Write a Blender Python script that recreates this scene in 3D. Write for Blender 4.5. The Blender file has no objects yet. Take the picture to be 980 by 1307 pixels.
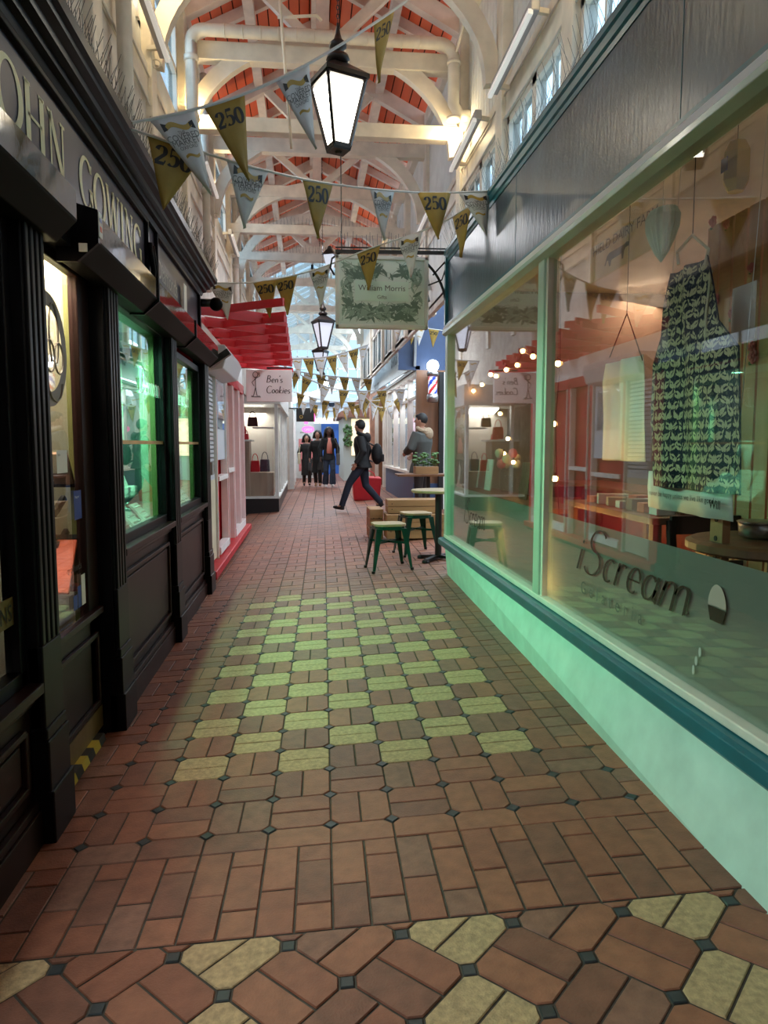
import bpy, math, random
from mathutils import Vector, Matrix
random.seed(7)
PI = math.pi
C = bpy.context.scene.collection
R = math.radians
# ------------------------------------------------------------------ camera frame
F, CX, CY, H0 = 920.0, 490.0, 653.5, 1.28
_p = math.atan((CY-568)/F)
_up = Vector((0, -math.cos(_p), -math.sin(_p)))
_Y = Vector(((392-CX)/F, (568-CY)/F, 1)).normalized()
_up = (_up-_Y*_up.dot(_Y)).normalized()
_X = _Y.cross(_up)
def w_dir(v): return Vector((_X.dot(v), _Y.dot(v), _up.dot(v)))
def at(px, py, Y):
    r = w_dir(Vector(((px-CX)/F, (py-CY)/F, 1))); r = r*(Y/r.y); return Vector((r.x, r.y, r.z+H0))
def atX(px, py, X):
    r = w_dir(Vector(((px-CX)/F, (py-CY)/F, 1))); r = r*(X/r.x); return Vector((r.x, r.y, r.z+H0))
def fz(x, y): return 0.0646*x+0.0031*y
cam = bpy.data.cameras.new('camera'); co = bpy.data.objects.new('camera', cam); C.objects.link(co)
rt, upv, bk = w_dir(Vector((1, 0, 0))), w_dir(Vector((0, -1, 0))), w_dir(Vector((0, 0, -1)))
M = Matrix((rt, upv, bk)).transposed().to_4x4(); M.translation = (0, 0, H0); co.matrix_world = M
cam.sensor_fit = 'VERTICAL'; cam.sensor_height = 24; cam.lens = F/1307*24; cam.clip_end = 200; cam.clip_start = .02
bpy.context.scene.camera = co
# ------------------------------------------------------------------ materials
MT = {}
def mat(name, col, rough=.5, metal=0, var=0, nscale=8, bump=0, bscale=30, emit=None, es=1, coat=0, spec=None, stretch=None):
    if name in MT: return MT[name]
    m = bpy.data.materials.new(name); m.use_nodes = True; nt = m.node_tree; N = nt.nodes; L = nt.links
    b = N['Principled BSDF']; b.inputs['Base Color'].default_value = (*col, 1); b.inputs['Roughness'].default_value = rough
    b.inputs['Metallic'].default_value = metal
    if coat: b.inputs['Coat Weight'].default_value = coat; b.inputs['Coat Roughness'].default_value = .08
    if spec is not None: b.inputs['Specular IOR Level'].default_value = spec
    if emit: b.inputs['Emission Color'].default_value = (*emit, 1); b.inputs['Emission Strength'].default_value = es
    if var or bump:
        tc = N.new('ShaderNodeTexCoord'); mp = N.new('ShaderNodeMapping'); L.new(tc.outputs['Object'], mp.inputs[0])
        if stretch: mp.inputs['Scale'].default_value = stretch
        if var:
            nz = N.new('ShaderNodeTexNoise'); nz.inputs['Scale'].default_value = nscale; nz.inputs['Detail'].default_value = 5
            L.new(mp.outputs[0], nz.inputs[0])
            mx = N.new('ShaderNodeMix'); mx.data_type = 'RGBA'
            mx.inputs[6].default_value = (*[c*(1-var) for c in col], 1); mx.inputs[7].default_value = (*[min(1, c*(1+var)) for c in col], 1)
            rp = N.new('ShaderNodeMapRange'); rp.inputs[1].default_value = .3; rp.inputs[2].default_value = .7
            L.new(nz.outputs[0], rp.inputs[0]); L.new(rp.outputs[0], mx.inputs[0]); L.new(mx.outputs[2], b.inputs['Base Color'])
        if bump:
            n2 = N.new('ShaderNodeTexNoise'); n2.inputs['Scale'].default_value = bscale; n2.inputs['Detail'].default_value = 4
            L.new(mp.outputs[0], n2.inputs[0]); bp = N.new('ShaderNodeBump'); bp.inputs['Strength'].default_value = bump
            bp.inputs['Distance'].default_value = .01; L.new(n2.outputs[0], bp.inputs['Height']); L.new(bp.outputs[0], b.inputs['Normal'])
    MT[name] = m; return m
def glass(name, tint=(1, 1, 1), boost=1.0, ior=1.5, rough=0.0):
    if name in MT: return MT[name]
    m = bpy.data.materials.new(name); m.use_nodes = True; nt = m.node_tree; N = nt.nodes; L = nt.links; N.clear()
    o = N.new('ShaderNodeOutputMaterial'); t = N.new('ShaderNodeBsdfTransparent'); g = N.new('ShaderNodeBsdfGlossy')
    t.inputs[0].default_value = (*tint, 1); g.inputs['Roughness'].default_value = rough; g.inputs[0].default_value = (boost, boost, boost, 1)
    lw = N.new('ShaderNodeLayerWeight'); lw.inputs[0].default_value = .5; mx = N.new('ShaderNodeMixShader')
    pw = N.new('ShaderNodeMath'); pw.operation = 'POWER'; pw.inputs[1].default_value = 4; L.new(lw.outputs['Facing'], pw.inputs[0])
    fr = N.new('ShaderNodeMath'); fr.operation = 'MULTIPLY_ADD'; fr.inputs[1].default_value = .9; fr.inputs[2].default_value = .035*ior/1.5
    L.new(pw.outputs[0], fr.inputs[0])
    L.new(fr.outputs[0], mx.inputs[0]); L.new(t.outputs[0], mx.inputs[1]); L.new(g.outputs[0], mx.inputs[2]); L.new(mx.outputs[0], o.inputs[0])
    MT[name] = m; return m
def emis(name, col, s): return mat(name, (.8, .8, .8), .4, emit=col, es=s)
# ------------------------------------------------------------------ mesh builder
class MB:
    def __init__(s): s.v = []; s.f = []; s.m = []
    def add(s, vs, fs, mi=0):
        n = len(s.v); s.v += [Vector(v) for v in vs]; s.f += [tuple(i+n for i in f) for f in fs]; s.m += [mi]*len(fs); return s
    def box(s, x0, x1, y0, y1, z0, z1, mi=0):
        if x0 > x1: x0, x1 = x1, x0
        if y0 > y1: y0, y1 = y1, y0
        if z0 > z1: z0, z1 = z1, z0
        return s.add([(x0, y0, z0), (x1, y0, z0), (x1, y1, z0), (x0, y1, z0), (x0, y0, z1), (x1, y0, z1), (x1, y1, z1), (x0, y1, z1)],
                     [(0, 3, 2, 1), (4, 5, 6, 7), (0, 1, 5, 4), (1, 2, 6, 5), (2, 3, 7, 6), (3, 0, 4, 7)], mi)
    def bar(s, a, b, w, h, up=(0, 0, 1), mi=0):
        a, b = Vector(a), Vector(b); d = (b-a).normalized(); up = Vector(up)
        sx = d.cross(up)
        if sx.length < 1e-4: sx = d.cross(Vector((0, 1, 0)))
        sx.normalize(); uz = sx.cross(d).normalized(); sx = sx*w/2; uz = uz*h/2
        vs = [p+q for p in (a, b) for q in (-sx-uz, sx-uz, sx+uz, -sx+uz)]
        return s.add(vs, [(0, 1, 2, 3), (7, 6, 5, 4), (0, 4, 5, 1), (1, 5, 6, 2), (2, 6, 7, 3), (3, 7, 4, 0)], mi)
    def prism(s, poly, ax, t0, t1, mi=0):
        k = len(poly)
        def P(a, b, t): return {'X': (t, a, b), 'Y': (a, t, b), 'Z': (a, b, t)}[ax]
        vs = [P(a, b, t0) for a, b in poly]+[P(a, b, t1) for a, b in poly]
        return s.add(vs, [tuple(range(k)), tuple(range(2*k-1, k-1, -1))]+[(i, (i+1) % k+0, (i+1) % k+k, i+k)[::-1] for i in range(k)], mi)
    def tube(s, pts, r, n=8, mi=0, cap=True):
        pts = [Vector(p) for p in pts]; rs = r if isinstance(r, (list, tuple)) else [r]*len(pts)
        ref = None; base = len(s.v); vs = []; fs = []
        for i, p in enumerate(pts):
            d = (pts[min(i+1, len(pts)-1)]-pts[max(i-1, 0)])
            if d.length < 1e-9: d = Vector((0, 0, 1))
            d.normalize()
            if ref is None: ref = d.cross(Vector((0, 0, 1)) if abs(d.z) < .9 else Vector((1, 0, 0))).normalized()
            else:
                ref = ref-d*ref.dot(d); ref.normalize()
            e = d.cross(ref)
            for k in range(n):
                a = 2*PI*k/n; vs.append(p+(ref*math.cos(a)+e*math.sin(a))*rs[i])
        for i in range(len(pts)-1):
            for k in range(n): fs.append((i*n+k, i*n+(k+1) % n, (i+1)*n+(k+1) % n, (i+1)*n+k))
        if cap: fs += [tuple(range(n-1, -1, -1)), tuple((len(pts)-1)*n+k for k in range(n))]
        return s.add(vs, fs, mi)
    def lathe(s, prof, c, n=20, mi=0, sy=1, rot=0):
        vs = []; fs = []
        for r, z in prof:
            for k in range(n):
                a = 2*PI*k/n+rot; vs.append((c[0]+r*math.cos(a), c[1]+r*math.sin(a)*sy, c[2]+z))
        for i in range(len(prof)-1):
            for k in range(n): fs.append((i*n+k, i*n+(k+1) % n, (i+1)*n+(k+1) % n, (i+1)*n+k))
        fs += [tuple(range(n-1, -1, -1)), tuple((len(prof)-1)*n+k for k in range(n))]
        return s.add(vs, fs, mi)
    def ball(s, c, r, n=12, mi=0, sc=(1, 1, 1)):
        m = max(4, n//2); vs = [(c[0], c[1], c[2]-r*sc[2])]; fs = []
        for i in range(1, m):
            t = PI*i/m
            for k in range(n):
                a = 2*PI*k/n; vs.append((c[0]+r*sc[0]*math.sin(t)*math.cos(a), c[1]+r*sc[1]*math.sin(t)*math.sin(a), c[2]-r*sc[2]*math.cos(t)))
        vs.append((c[0], c[1], c[2]+r*sc[2])); L = len(vs)-1
        for k in range(n): fs.append((0, 1+(k+1) % n, 1+k)); fs.append((L, L-n+k, L-n+(k+1) % n))
        for i in range(m-2):
            for k in range(n): fs.append((1+i*n+k, 1+i*n+(k+1) % n, 1+(i+1)*n+(k+1) % n, 1+(i+1)*n+k))
        return s.add(vs, fs, mi)
    def rings(s, rs, n=16, mi=0):
        """rs: list of (centre, rx, ry[, rotation]) horizontal ellipses"""
        vs = []; fs = []
        for q in rs:
            c, rx, ry = Vector(q[0]), q[1], q[2]
            for k in range(n):
                a = 2*PI*k/n; vs.append(c+Vector((rx*math.cos(a), ry*math.sin(a), 0)))
        for i in range(len(rs)-1):
            for k in range(n): fs.append((i*n+k, i*n+(k+1) % n, (i+1)*n+(k+1) % n, (i+1)*n+k))
        fs += [tuple(range(n-1, -1, -1)), tuple((len(rs)-1)*n+k for k in range(n))]
        return s.add(vs, fs, mi)
    def build(s, name, mats, parent=None, bevel=0, smooth=False, solid=0, remesh=0, sub=0):
        me = bpy.data.meshes.new(name); off = WL.get(parent.name, Vector()) if parent else Vector()
        me.from_pydata([v-off for v in s.v], [], s.f)
        if not isinstance(mats, (list, tuple)): mats = [mats]
        for m in mats: me.materials.append(MT[m] if isinstance(m, str) else m)
        me.polygons.foreach_set('material_index', s.m); me.validate(); me.update()
        if smooth: me.polygons.foreach_set('use_smooth', [True]*len(me.polygons))
        o = bpy.data.objects.new(name, me); C.objects.link(o)
        if parent: o.parent = parent; WL[o.name] = off.copy()
        else: WL[o.name] = Vector()
        if solid: q = o.modifiers.new('Solidify', 'SOLIDIFY'); q.thickness = solid; q.offset = 0
        if remesh:
            q = o.modifiers.new('Remesh', 'REMESH'); q.mode = 'VOXEL'; q.voxel_size = remesh; q.use_smooth_shade = True
            q = o.modifiers.new('Smooth', 'SMOOTH'); q.iterations = 3; q.factor = .5
        if bevel:
            q = o.modifiers.new('Bevel', 'BEVEL'); q.width = bevel; q.segments = 2; q.limit_method = 'ANGLE'; q.angle_limit = R(40)
        if sub: q = o.modifiers.new('Sub', 'SUBSURF'); q.levels = sub; q.render_levels = sub
        return o
WL = {}
def tag(o, label=None, cat=None, group=None, kind=None):
    if label: o['label'] = label
    if cat: o['category'] = cat
    if group: o['group'] = group
    if kind: o['kind'] = kind
    return o
def thing(name, label, cat, loc=(0, 0, 0), group=None, rz=0):
    o = bpy.data.objects.new(name, None); C.objects.link(o); o.location = loc; o.empty_display_size = .1
    WL[o.name] = Vector(loc); o.rotation_euler.z = rz
    return tag(o, label, cat, group)
def origin(o):
    """give a lone top-level mesh an origin at its base"""
    me = o.data; xs = [v.co for v in me.vertices]
    c = Vector(((min(v.x for v in xs)+max(v.x for v in xs))/2, (min(v.y for v in xs)+max(v.y for v in xs))/2, min(v.z for v in xs)))
    me.transform(Matrix.Translation(-c)); o.location = c; return o
def solo(mb, name, mats, label, cat, group=None, **k):
    return tag(origin(mb.build(name, mats, **k)), label, cat, group)
def struct(mb, name, mats, **k): return tag(mb.build(name, mats, **k), kind='structure')
def copy_tree(o, parent=None):
    c = o.copy(); C.objects.link(c)
    if parent: c.parent = parent
    for ch in [x for x in KIDS.get(o.name, [])]: copy_tree(ch, c)
    return c
KIDS = {}
def index_kids(root):
    for o in C.objects:
        if o.parent:
            l = KIDS.setdefault(o.parent.name, [])
            if o not in l: l.append(o)
ORD = ['nearest', 'second', 'third', 'fourth', 'fifth', 'sixth', 'seventh', 'eighth', 'ninth', 'tenth', 'eleventh', 'twelfth']
# ------------------------------------------------------------------ lettering
def font_polys(s, size=1, align='LEFT', shear=0, bold=0, space=1):
    cu = bpy.data.curves.new('t', 'FONT'); cu.body = s; cu.size = size; cu.align_x = align; cu.shear = shear; cu.offset = bold
    cu.space_character = space; cu.resolution_u = 3
    o = bpy.data.objects.new('t', cu); C.objects.link(o); dg = bpy.context.evaluated_depsgraph_get()
    me = o.evaluated_get(dg).to_mesh(); vs = [v.co.copy() for v in me.vertices]; fs = [tuple(p.vertices) for p in me.polygons]
    o.evaluated_get(dg).to_mesh_clear(); bpy.data.objects.remove(o); bpy.data.curves.remove(cu)
    return [(v.x, v.y) for v in vs], fs
def arc(cx, cy, rx, ry, a0, a1, n=14):
    return [(cx+rx*math.cos(R(a0+(a1-a0)*i/n)), cy+ry*math.sin(R(a0+(a1-a0)*i/n))) for i in range(n+1)]
# glyph: (advance, strokes); cap height 1, thick/thin follows the stroke direction
G = {
 'O': (1.0, [arc(.5, .5, .42, .48, 90, 450, 28)]),
 'H': (1.0, [[(.2, 0), (.2, 1)], [(.8, 0), (.8, 1)], [(.2, .52), (.8, .52)], [(.08, 0), (.32, 0)], [(.08, 1), (.32, 1)], [(.68, 0), (.92, 0)], [(.68, 1), (.92, 1)]]),
 'N': (1.0, [[(.2, 0), (.2, 1), 't'], [(.2, 1), (.8, 0)], [(.8, 0), (.8, 1), 't'], [(.08, 0), (.32, 0)], [(.06, 1), (.22, 1)], [(.68, 1), (.92, 1)]]),
 'G': (1.0, [arc(.5, .5, .42, .48, 40, 322, 22), [(.83, .02), (.83, .42)], [(.68, .42), (.95, .42)], [(.84, .78), (.84, .95), 't']]),
 'W': (1.3, [[(.15, 1), (.42, 0)], [(.42, 0), (.65, 1), 't'], [(.65, 1), (.9, 0)], [(.9, 0), (1.15, 1), 't'], [(.03, 1), (.27, 1)], [(1.03, 1), (1.27, 1)]]),
 'I': (.45, [[(.22, 0), (.22, 1)], [(.1, 0), (.34, 0)], [(.1, 1), (.34, 1)]]),
 'J': (.5, [[(.3, 1), (.3, .1)], arc(.15, .1, .15, .25, 0, -90, 6), [(.15, 1), (.42, 1)]]),
 '2': (.72, [arc(.33, .7, .24, .27, 170, -35, 14)+[(.1, .1)], [(.1, .06), (.6, .06), 'f'], [(.6, .06), (.64, .25), 't']]),
 '5': (.72, [[(.16, .98), (.58, .98), 'f'], [(.17, .98), (.17, .5), 't'], arc(.32, .32, .27, .3, 130, -140, 16)]),
 '0': (.78, [arc(.38, .45, .28, .48, 90, 450, 24)]),
 'B': (.8, [[(.2, 0), (.25, 1)], arc(.3, .76, .3, .22, 110, -90, 10), arc(.3, .28, .38, .27, 90, -110, 10)]),
 'C': (.8, [arc(.48, .5, .36, .5, 50, 310, 18)]),
 'D': (.95, [[(.3, .02), (.3, .98)], arc(.3, .5, .55, .5, 115, -115, 18)]),
 'S': (.8, [arc(.45, .75, .27, .24, 30, 250, 12)+arc(.38, .25, .3, .26, 75, -150, 14)]),
 'e': (.48, [[(.08, .25)]+arc(.24, .25, .17, .25, 0, 310, 14)]),
 'n': (.52, [[(.08, 0), (.12, .48)], [(.1, .3)]+arc(.26, .34, .14, .15, 150, 0, 8)+[(.42, 0)]]),
 'm': (.8, [[(.08, 0), (.12, .48)], [(.1, .3)]+arc(.25, .34, .13, .15, 150, 0, 8)+[(.4, 0)], [(.4, .3)]+arc(.54, .34, .13, .15, 150, 0, 8)+[(.7, .02), (.8, .1)]]),
 's': (.42, [arc(.22, .36, .13, .12, 40, 250, 8)+arc(.2, .12, .15, .12, 70, -140, 8)]),
 'o': (.5, [arc(.25, .25, .18, .24, 90, 450, 16)]),
 'a': (.5, [arc(.23, .24, .17, .23, 40, 360, 14), [(.41, .48), (.41, .06), (.5, 0)]]),
 'c': (.44, [arc(.25, .24, .17, .24, 50, 310, 12)]),
 'r': (.42, [[(.1, 0), (.12, .48)], [(.12, .3)]+arc(.26, .34, .12, .13, 150, 40, 6)]),
 'k': (.5, [[(.1, 0), (.14, 1)], [(.38, .48), (.12, .22), (.42, 0)]]),
 'i': (.26, [[(.1, 0), (.13, .48)], [(.13, .62), (.15, .68)]]),
 'd': (.52, [arc(.23, .24, .17, .23, 40, 360, 14), [(.44, 1), (.4, .06), (.48, 0)]]),
 'l': (.26, [[(.1, 0), (.14, 1)]]),
 't': (.36, [[(.16, .8), (.14, .05), (.28, .02)], [(.02, .5), (.3, .5)]]),
 "'": (.2, [[(.12, .98), (.08, .8)]]),
 ' ': (.45, []),
}
def pen(s, size=1, thick=.13, thin=.03, slant=0, cond=1, gap=0):
    vs = []; fs = []; x = 0
    for ch in s:
        adv, strokes = G[ch]
        for st in strokes:
            flag = st[-1] if isinstance(st[-1], str) else None
            pts = [p for p in st if not isinstance(p, str)]
            n0 = len(vs)
            for i, p in enumerate(pts):
                a = pts[max(0, i-1)]; b = pts[min(len(pts)-1, i+1)]
                dx, dy = (b[0]-a[0])*cond, b[1]-a[1]; l = math.hypot(dx, dy) or 1; dx /= l; dy /= l
                w = thin+(thick-thin)*abs(dy)**1.4
                if flag == 't': w = thin*1.3
                if flag == 'f': w = thick*.7
                q = w/2
                for sg in (-1, 1):
                    X = (x+p[0])*cond-dy*q*sg; Y = p[1]+dx*q*sg
                    vs.append(((X+Y*slant)*size, Y*size))
            for i in range(len(pts)-1): fs.append((n0+2*i, n0+2*i+1, n0+2*i+3, n0+2*i+2))
        x += adv+gap
    return vs, fs, x*cond*size
def lay(mb, polys, o, right, up, mi=0):
    o, right, up = Vector(o), Vector(right).normalized(), Vector(up).normalized()
    mb.add([o+right*a+up*b for a, b in polys[0]], polys[1], mi); return mb
def words_on(name, parent, polys, o, right, up, m):
    return lay(MB(), polys, o, right, up).build(name, m, parent)
# ------------------------------------------------------------------ materials used
mat('brick_a', (.26, .092, .054), .5, var=.18, nscale=20, bump=.25, bscale=160)
mat('brick_b', (.205, .08, .052), .5, var=.2, nscale=18, bump=.25, bscale=160)
mat('brick_c', (.30, .115, .066), .52, var=.18, nscale=22, bump=.25, bscale=160)
mat('brick_d', (.24, .11, .076), .55, var=.22, nscale=25, bump=.25, bscale=160)
mat('brick_y', (.47, .32, .17), .6, var=.25, nscale=60, bump=.45, bscale=200)
mat('stud', (.035, .04, .045), .45, var=.3, bump=.2)
mat('grout', (.075, .06, .048), .85, var=.3, nscale=30)
mat('black_paint', (.0045, .004, .005), .36, var=.3, nscale=6, spec=.12)
mat('brown_paint', (.017, .006, .005), .36, var=.25, nscale=5, spec=.15)
mat('fascia_black', (.055, .045, .062), .4, bump=.05, bscale=12, spec=.4)
mat('cream_letter', (.75, .66, .38), .5)
mat('housing', (.003, .0027, .0027), .5, spec=.08)
mat('gloss_strip', (.05, .048, .045), .06, spec=.9, bump=.25, bscale=5, coat=1)
mat('brass', (.55, .36, .10), .3, 1, var=.2)
mat('dull_brass', (.22, .14, .05), .4, .7, var=.3)
mat('teal', (.014, .13, .17), .32, var=.15, spec=.35)
mat('slate', (.05, .085, .115), .29, var=.25, nscale=5, bump=.22, bscale=45, spec=.4, stretch=(1, 1, .25))
mat('mint', (.46, .64, .52), .3, var=.08, nscale=5, coat=.3)
mat('mint_wall', (.60, .80, .72), .55, var=.10, nscale=7, bump=.1, bscale=20)
mat('cream_white', (.78, .72, .64), .5, var=.1, nscale=4)
mat('timber', (.76, .70, .60), .5, var=.14, nscale=6)
mat('timber_pink', (.74, .63, .55), .55, var=.14, nscale=6)
mat('board_red', (.86, .18, .08), .55, var=.22, nscale=3, stretch=(1, .2, 1))
mat('board_gap', (.10, .012, .006), .8)
mat('plaster', (.62, .58, .53), .8, var=.18, nscale=5, bump=.3, bscale=25)
mat('white_board', (.68, .70, .68), .5, var=.1, nscale=5)
mat('white', (.78, .78, .76), .45, var=.06)
mat('bright_white', (.86, .87, .88), .5)
mat('steel', (.45, .45, .46), .3, 1)
mat('spike', (.20, .19, .18), .4, .6)
mat('iron', (.02, .02, .022), .4, .3)
mat('lantern_metal', (.035, .028, .026), .35, .5, var=.3)
mat('red_paint', (.50, .02, .03), .45, var=.15, nscale=6, spec=.2)
mat('bright_red', (.62, .03, .045), .4, var=.1)
mat('navy', (.028, .055, .13), .45, var=.1)
mat('wood', (.19, .085, .04), .45, var=.3, nscale=9, stretch=(1, 1, .15))
mat('pale_wood', (.36, .20, .09), .5, var=.25, nscale=9, stretch=(.2, 1, 1), bump=.15)
mat('seat_wood', (.44, .31, .17), .35, var=.25, nscale=12, stretch=(.25, 1, 1))
mat('green_metal', (.012, .07, .05), .28, .6, var=.2)
mat('gold_cloth', (.33, .215, .035), .65, var=.08, nscale=20)
mat('white_cloth', (.60, .60, .60), .65, var=.05)
mat('ribbon', (.62, .62, .60), .6)
mat('ink', (.012, .01, .01), .6)
mat('grey_ink', (.12, .12, .12), .6)
mat('scroll_gold', (.42, .27, .04), .5)
mat('paper', (.82, .80, .76), .6)
mat('skin', (.42, .22, .15), .5)
mat('dark_skin', (.10, .045, .03), .5)
mat('hair', (.006, .005, .005), .6)
mat('black_cloth', (.006, .006, .007), .75, var=.3, nscale=20)
mat('jeans', (.03, .045, .075), .8, var=.3, nscale=15)
mat('dark_jeans', (.012, .018, .035), .8, var=.2)
mat('orange', (.65, .10, .03), .5, var=.15)
mat('cream', (.62, .56, .40), .6, var=.05)
mat('blue_label', (.02, .06, .32), .4)
mat('leaf', (.04, .12, .03), .5, var=.3)
def film_mat():
    m = bpy.data.materials.new('film'); m.use_nodes = True; nt = m.node_tree; N = nt.nodes; L = nt.links; b = N['Principled BSDF']
    b.inputs['Base Color'].default_value = (.40, .44, .38, 1); b.inputs['Roughness'].default_value = .38
    t = N.new('ShaderNodeBsdfTranslucent'); t.inputs[0].default_value = (.5, .5, .44, 1); x = N.new('ShaderNodeMixShader'); x.inputs[0].default_value = .45
    L.new(b.outputs[0], x.inputs[1]); L.new(t.outputs[0], x.inputs[2]); L.new(x.outputs[0], N['Material Output'].inputs[0]); MT['film'] = m
film_mat()
glass('clear_glass', (.93, .95, .95), 1.0, 1.6)
glass('dark_glass', (.55, .6, .6), 1.0, 1.6)
glass('green_glass', (.74, .98, .86), 1.0, 1.5)
glass('roof_glass', (.17, .23, .26), .6, 1.4)
glass('window_glass', (.66, .76, .82), .25, 1.4)
# ------------------------------------------------------------------ floor
O3 = Vector((0.06678, 2.32266, -1.26889+H0)); A3 = Vector((0.20601, -0.00922, 0.01328)); B3 = Vector((0.00452, 0.20831, 0.00093))
NF = A3.cross(B3).normalized()
def lp(j, i): return O3+A3*j+B3*i
fl = MB()
fl.add([(-6, -4, fz(-6, -4)-.006), (6, -4, fz(6, -4)-.006), (6, 45, fz(6, 45)-.006), (-6, 45, fz(-6, 45)-.006)], [(0, 1, 2, 3)], 6)
def clip(poly, fn):
    out = []
    for k in range(len(poly)):
        a, b = poly[k], poly[(k+1) % len(poly)]; fa, fb = fn(a), fn(b)
        if fa >= 0: out.append(a)
        if (fa > 0 > fb) or (fa < 0 < fb): t = fa/(fa-fb); out.append((a[0]+(b[0]-a[0])*t, a[1]+(b[1]-a[1])*t))
    return out
def tile(poly, mi, g=.012, far=False, jit=.0012):
    """poly in lattice units, inset by the joint and given a worn edge"""
    n = len(poly)
    if n < 3: return
    area = sum(poly[k][0]*poly[(k+1) % n][1]-poly[(k+1) % n][0]*poly[k][1] for k in range(n))
    if abs(area) < .03: return
    if area < 0: poly = poly[::-1]
    def inset(P, d):
        out = []
        for k in range(len(P)):
            a, b, c = P[k-1], P[k], P[(k+1) % len(P)]
            e1 = (b[0]-a[0], b[1]-a[1]); e2 = (c[0]-b[0], c[1]-b[1]); l1 = math.hypot(*e1) or 1e-9; l2 = math.hypot(*e2) or 1e-9
            n1 = (-e1[1]/l1, e1[0]/l1); n2 = (-e2[1]/l2, e2[0]/l2); q = 1+n1[0]*n2[0]+n1[1]*n2[1]
            q = max(q, .3); out.append((b[0]+d*(n1[0]+n2[0])/q, b[1]+d*(n1[1]+n2[1])/q))
        return out
    p1 = inset(poly, g); h = random.uniform(-jit, jit)
    if far:
        fl.add([lp(*p)+NF*h for p in p1], [tuple(range(len(p1)))], mi); return
    p2 = inset(poly, g+.011)
    vs = [lp(*p)+NF*(-.0035) for p in p1]+[lp(*p)+NF*h for p in p2]; n = len(p1)
    fl.add(vs, [tuple(range(n, 2*n))]+[(k, (k+1) % n, n+(k+1) % n, n+k) for k in range(n)], mi)
def br():
    return random.choices([0, 1, 2, 3], [4, 3, 3, 2])[0]
ch = .13
def chamf(j0, i0, j1, i1, cn):
    """rectangle with chamfered corners where a stud sits; cn = set of corners (0 bl,1 br,2 tr,3 tl)"""
    P = []
    for k, (a, b) in enumerate([(j0, i0), (j1, i0), (j1, i1), (j0, i1)]):
        if k not in cn: P.append((a, b)); continue
        if k == 0: P += [(a, b+ch), (a+ch, b)]
        if k == 1: P += [(a-ch, b), (a, b+ch)]
        if k == 2: P += [(a, b-ch), (a-ch, b)]
        if k == 3: P += [(a+ch, b), (a, b-ch)]
    return P
def stud(j, i, c=ch): tile([(j-c, i), (j, i-c), (j+c, i), (j, i+c)], 5, .012)
for i in range(0, 18):
    for j in range(-7, 6):
        H = (i+j) % 2 == 1
        if j >= 5 and i >= 2:
            tile([(j, i), (j+1.1, i), (j+1.1, i+1), (j, i+1)], br()); continue
        if j == 4 and i >= 2:
            tile(chamf(4, i, 4.5, i+1, {0, 3}), br()); tile([(4.5, i), (5, i), (5, i+.5), (4.5, i+.5)], br()); tile([(4.5, i+.5), (5, i+.5), (5, i+1), (4.5, i+1)], br()); continue
        if H:
            mi = 4 if (i >= 2 and -3 <= j <= 3) else br()
            tile(chamf(j, i, j+1, i+.5, {0, 1}), mi); tile(chamf(j, i+.5, j+1, i+1, {2, 3}), mi if mi == 4 else br())
        else:
            tile(chamf(j, i, j+.5, i+1, {0, 3}), br()); tile(chamf(j+.5, i, j+1, i+1, {1, 2}), br())
    for j in range(-7, 7):
        if not (i >= 2 and j >= 5): stud(j, i)
for j in range(-7, 7):
    tile(chamf(j, -.55, j+1, 0, {2, 3}), br())
for k in range(-14, 14):                                   # soldier course band
    a = k/2; s = [-.55-.42, -.55-1.42] if k % 2 else [-.55-1.05]
    ys = [-.55]+s+[-2.52]
    for y0, y1 in zip(ys[1:], ys): tile([(a, y0), (a+.5, y0), (a+.5, y1), (a, y1)], br(), .014)
q = .7071
def rot(u, v): return (.15+(u+v)*q, -3.45+(v-u)*q)         # 45 degree field nearest the camera
cl = lambda p: -2.53-p[1]
for u in range(-12, 12):
    for v in range(-12, 12):
        c0 = rot(u+.5, v+.5)
        if c0[1] > -1.5 or abs(c0[0]) > 7.5 or c0[1] < -14: continue
        par = (u+v) % 2 == 0
        mi = 4 if (u+v) % 4 == 1 else None
        for hlf in (0, 1):
            if par: P = chamf(u, v+.5*hlf, u+1, v+.5*hlf+.5, {2, 3} if hlf else {0, 1})
            else: P = chamf(u+.5*hlf, v, u+.5*hlf+.5, v+1, {1, 2} if hlf else {0, 3})
            P = clip([rot(*p) for p in P], cl)
            tile(P, mi if mi is not None else br(), .014)
for u in range(-12, 12):
    for v in range(-12, 12):
        x, y = rot(u, v)
        if y > -1.5 or abs(x) > 7.5 or y < -14: continue
        tile(clip([rot(u-ch, v), rot(u, v-ch), rot(u+ch, v), rot(u, v+ch)], cl), 5, .012)
for i in range(18, 150):
    for j in range(-7, 15 if i > 19 else 7):
        far = i > 34
        if i < 36:
            if (i+j) % 2: tile([(j, i), (j+1, i), (j+1, i+.5), (j, i+.5)], br(), .016, far); tile([(j, i+.5), (j+1, i+.5), (j+1, i+1), (j, i+1)], br(), .016, far)
            else: tile([(j, i), (j+.5, i), (j+.5, i+1), (j, i+1)], br(), .016, far); tile([(j+.5, i), (j+1, i), (j+1, i+1), (j+.5, i+1)], br(), .016, far)
        elif i < 48:
            for hh in (0, .5):
                s = .5*((i*2+int(hh*2)) % 2); tile([(j+s, i+hh), (j+s+1, i+hh), (j+s+1, i+hh+.5), (j+s, i+hh+.5)], br(), .016, far)
        else: tile([(j, i), (j+1, i), (j+1, i+1), (j, i+1)], br(), .03, far)
struct(fl, 'floor', ['brick_a', 'brick_b', 'brick_c', 'brick_d', 'brick_y', 'stud', 'grout'])
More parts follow.
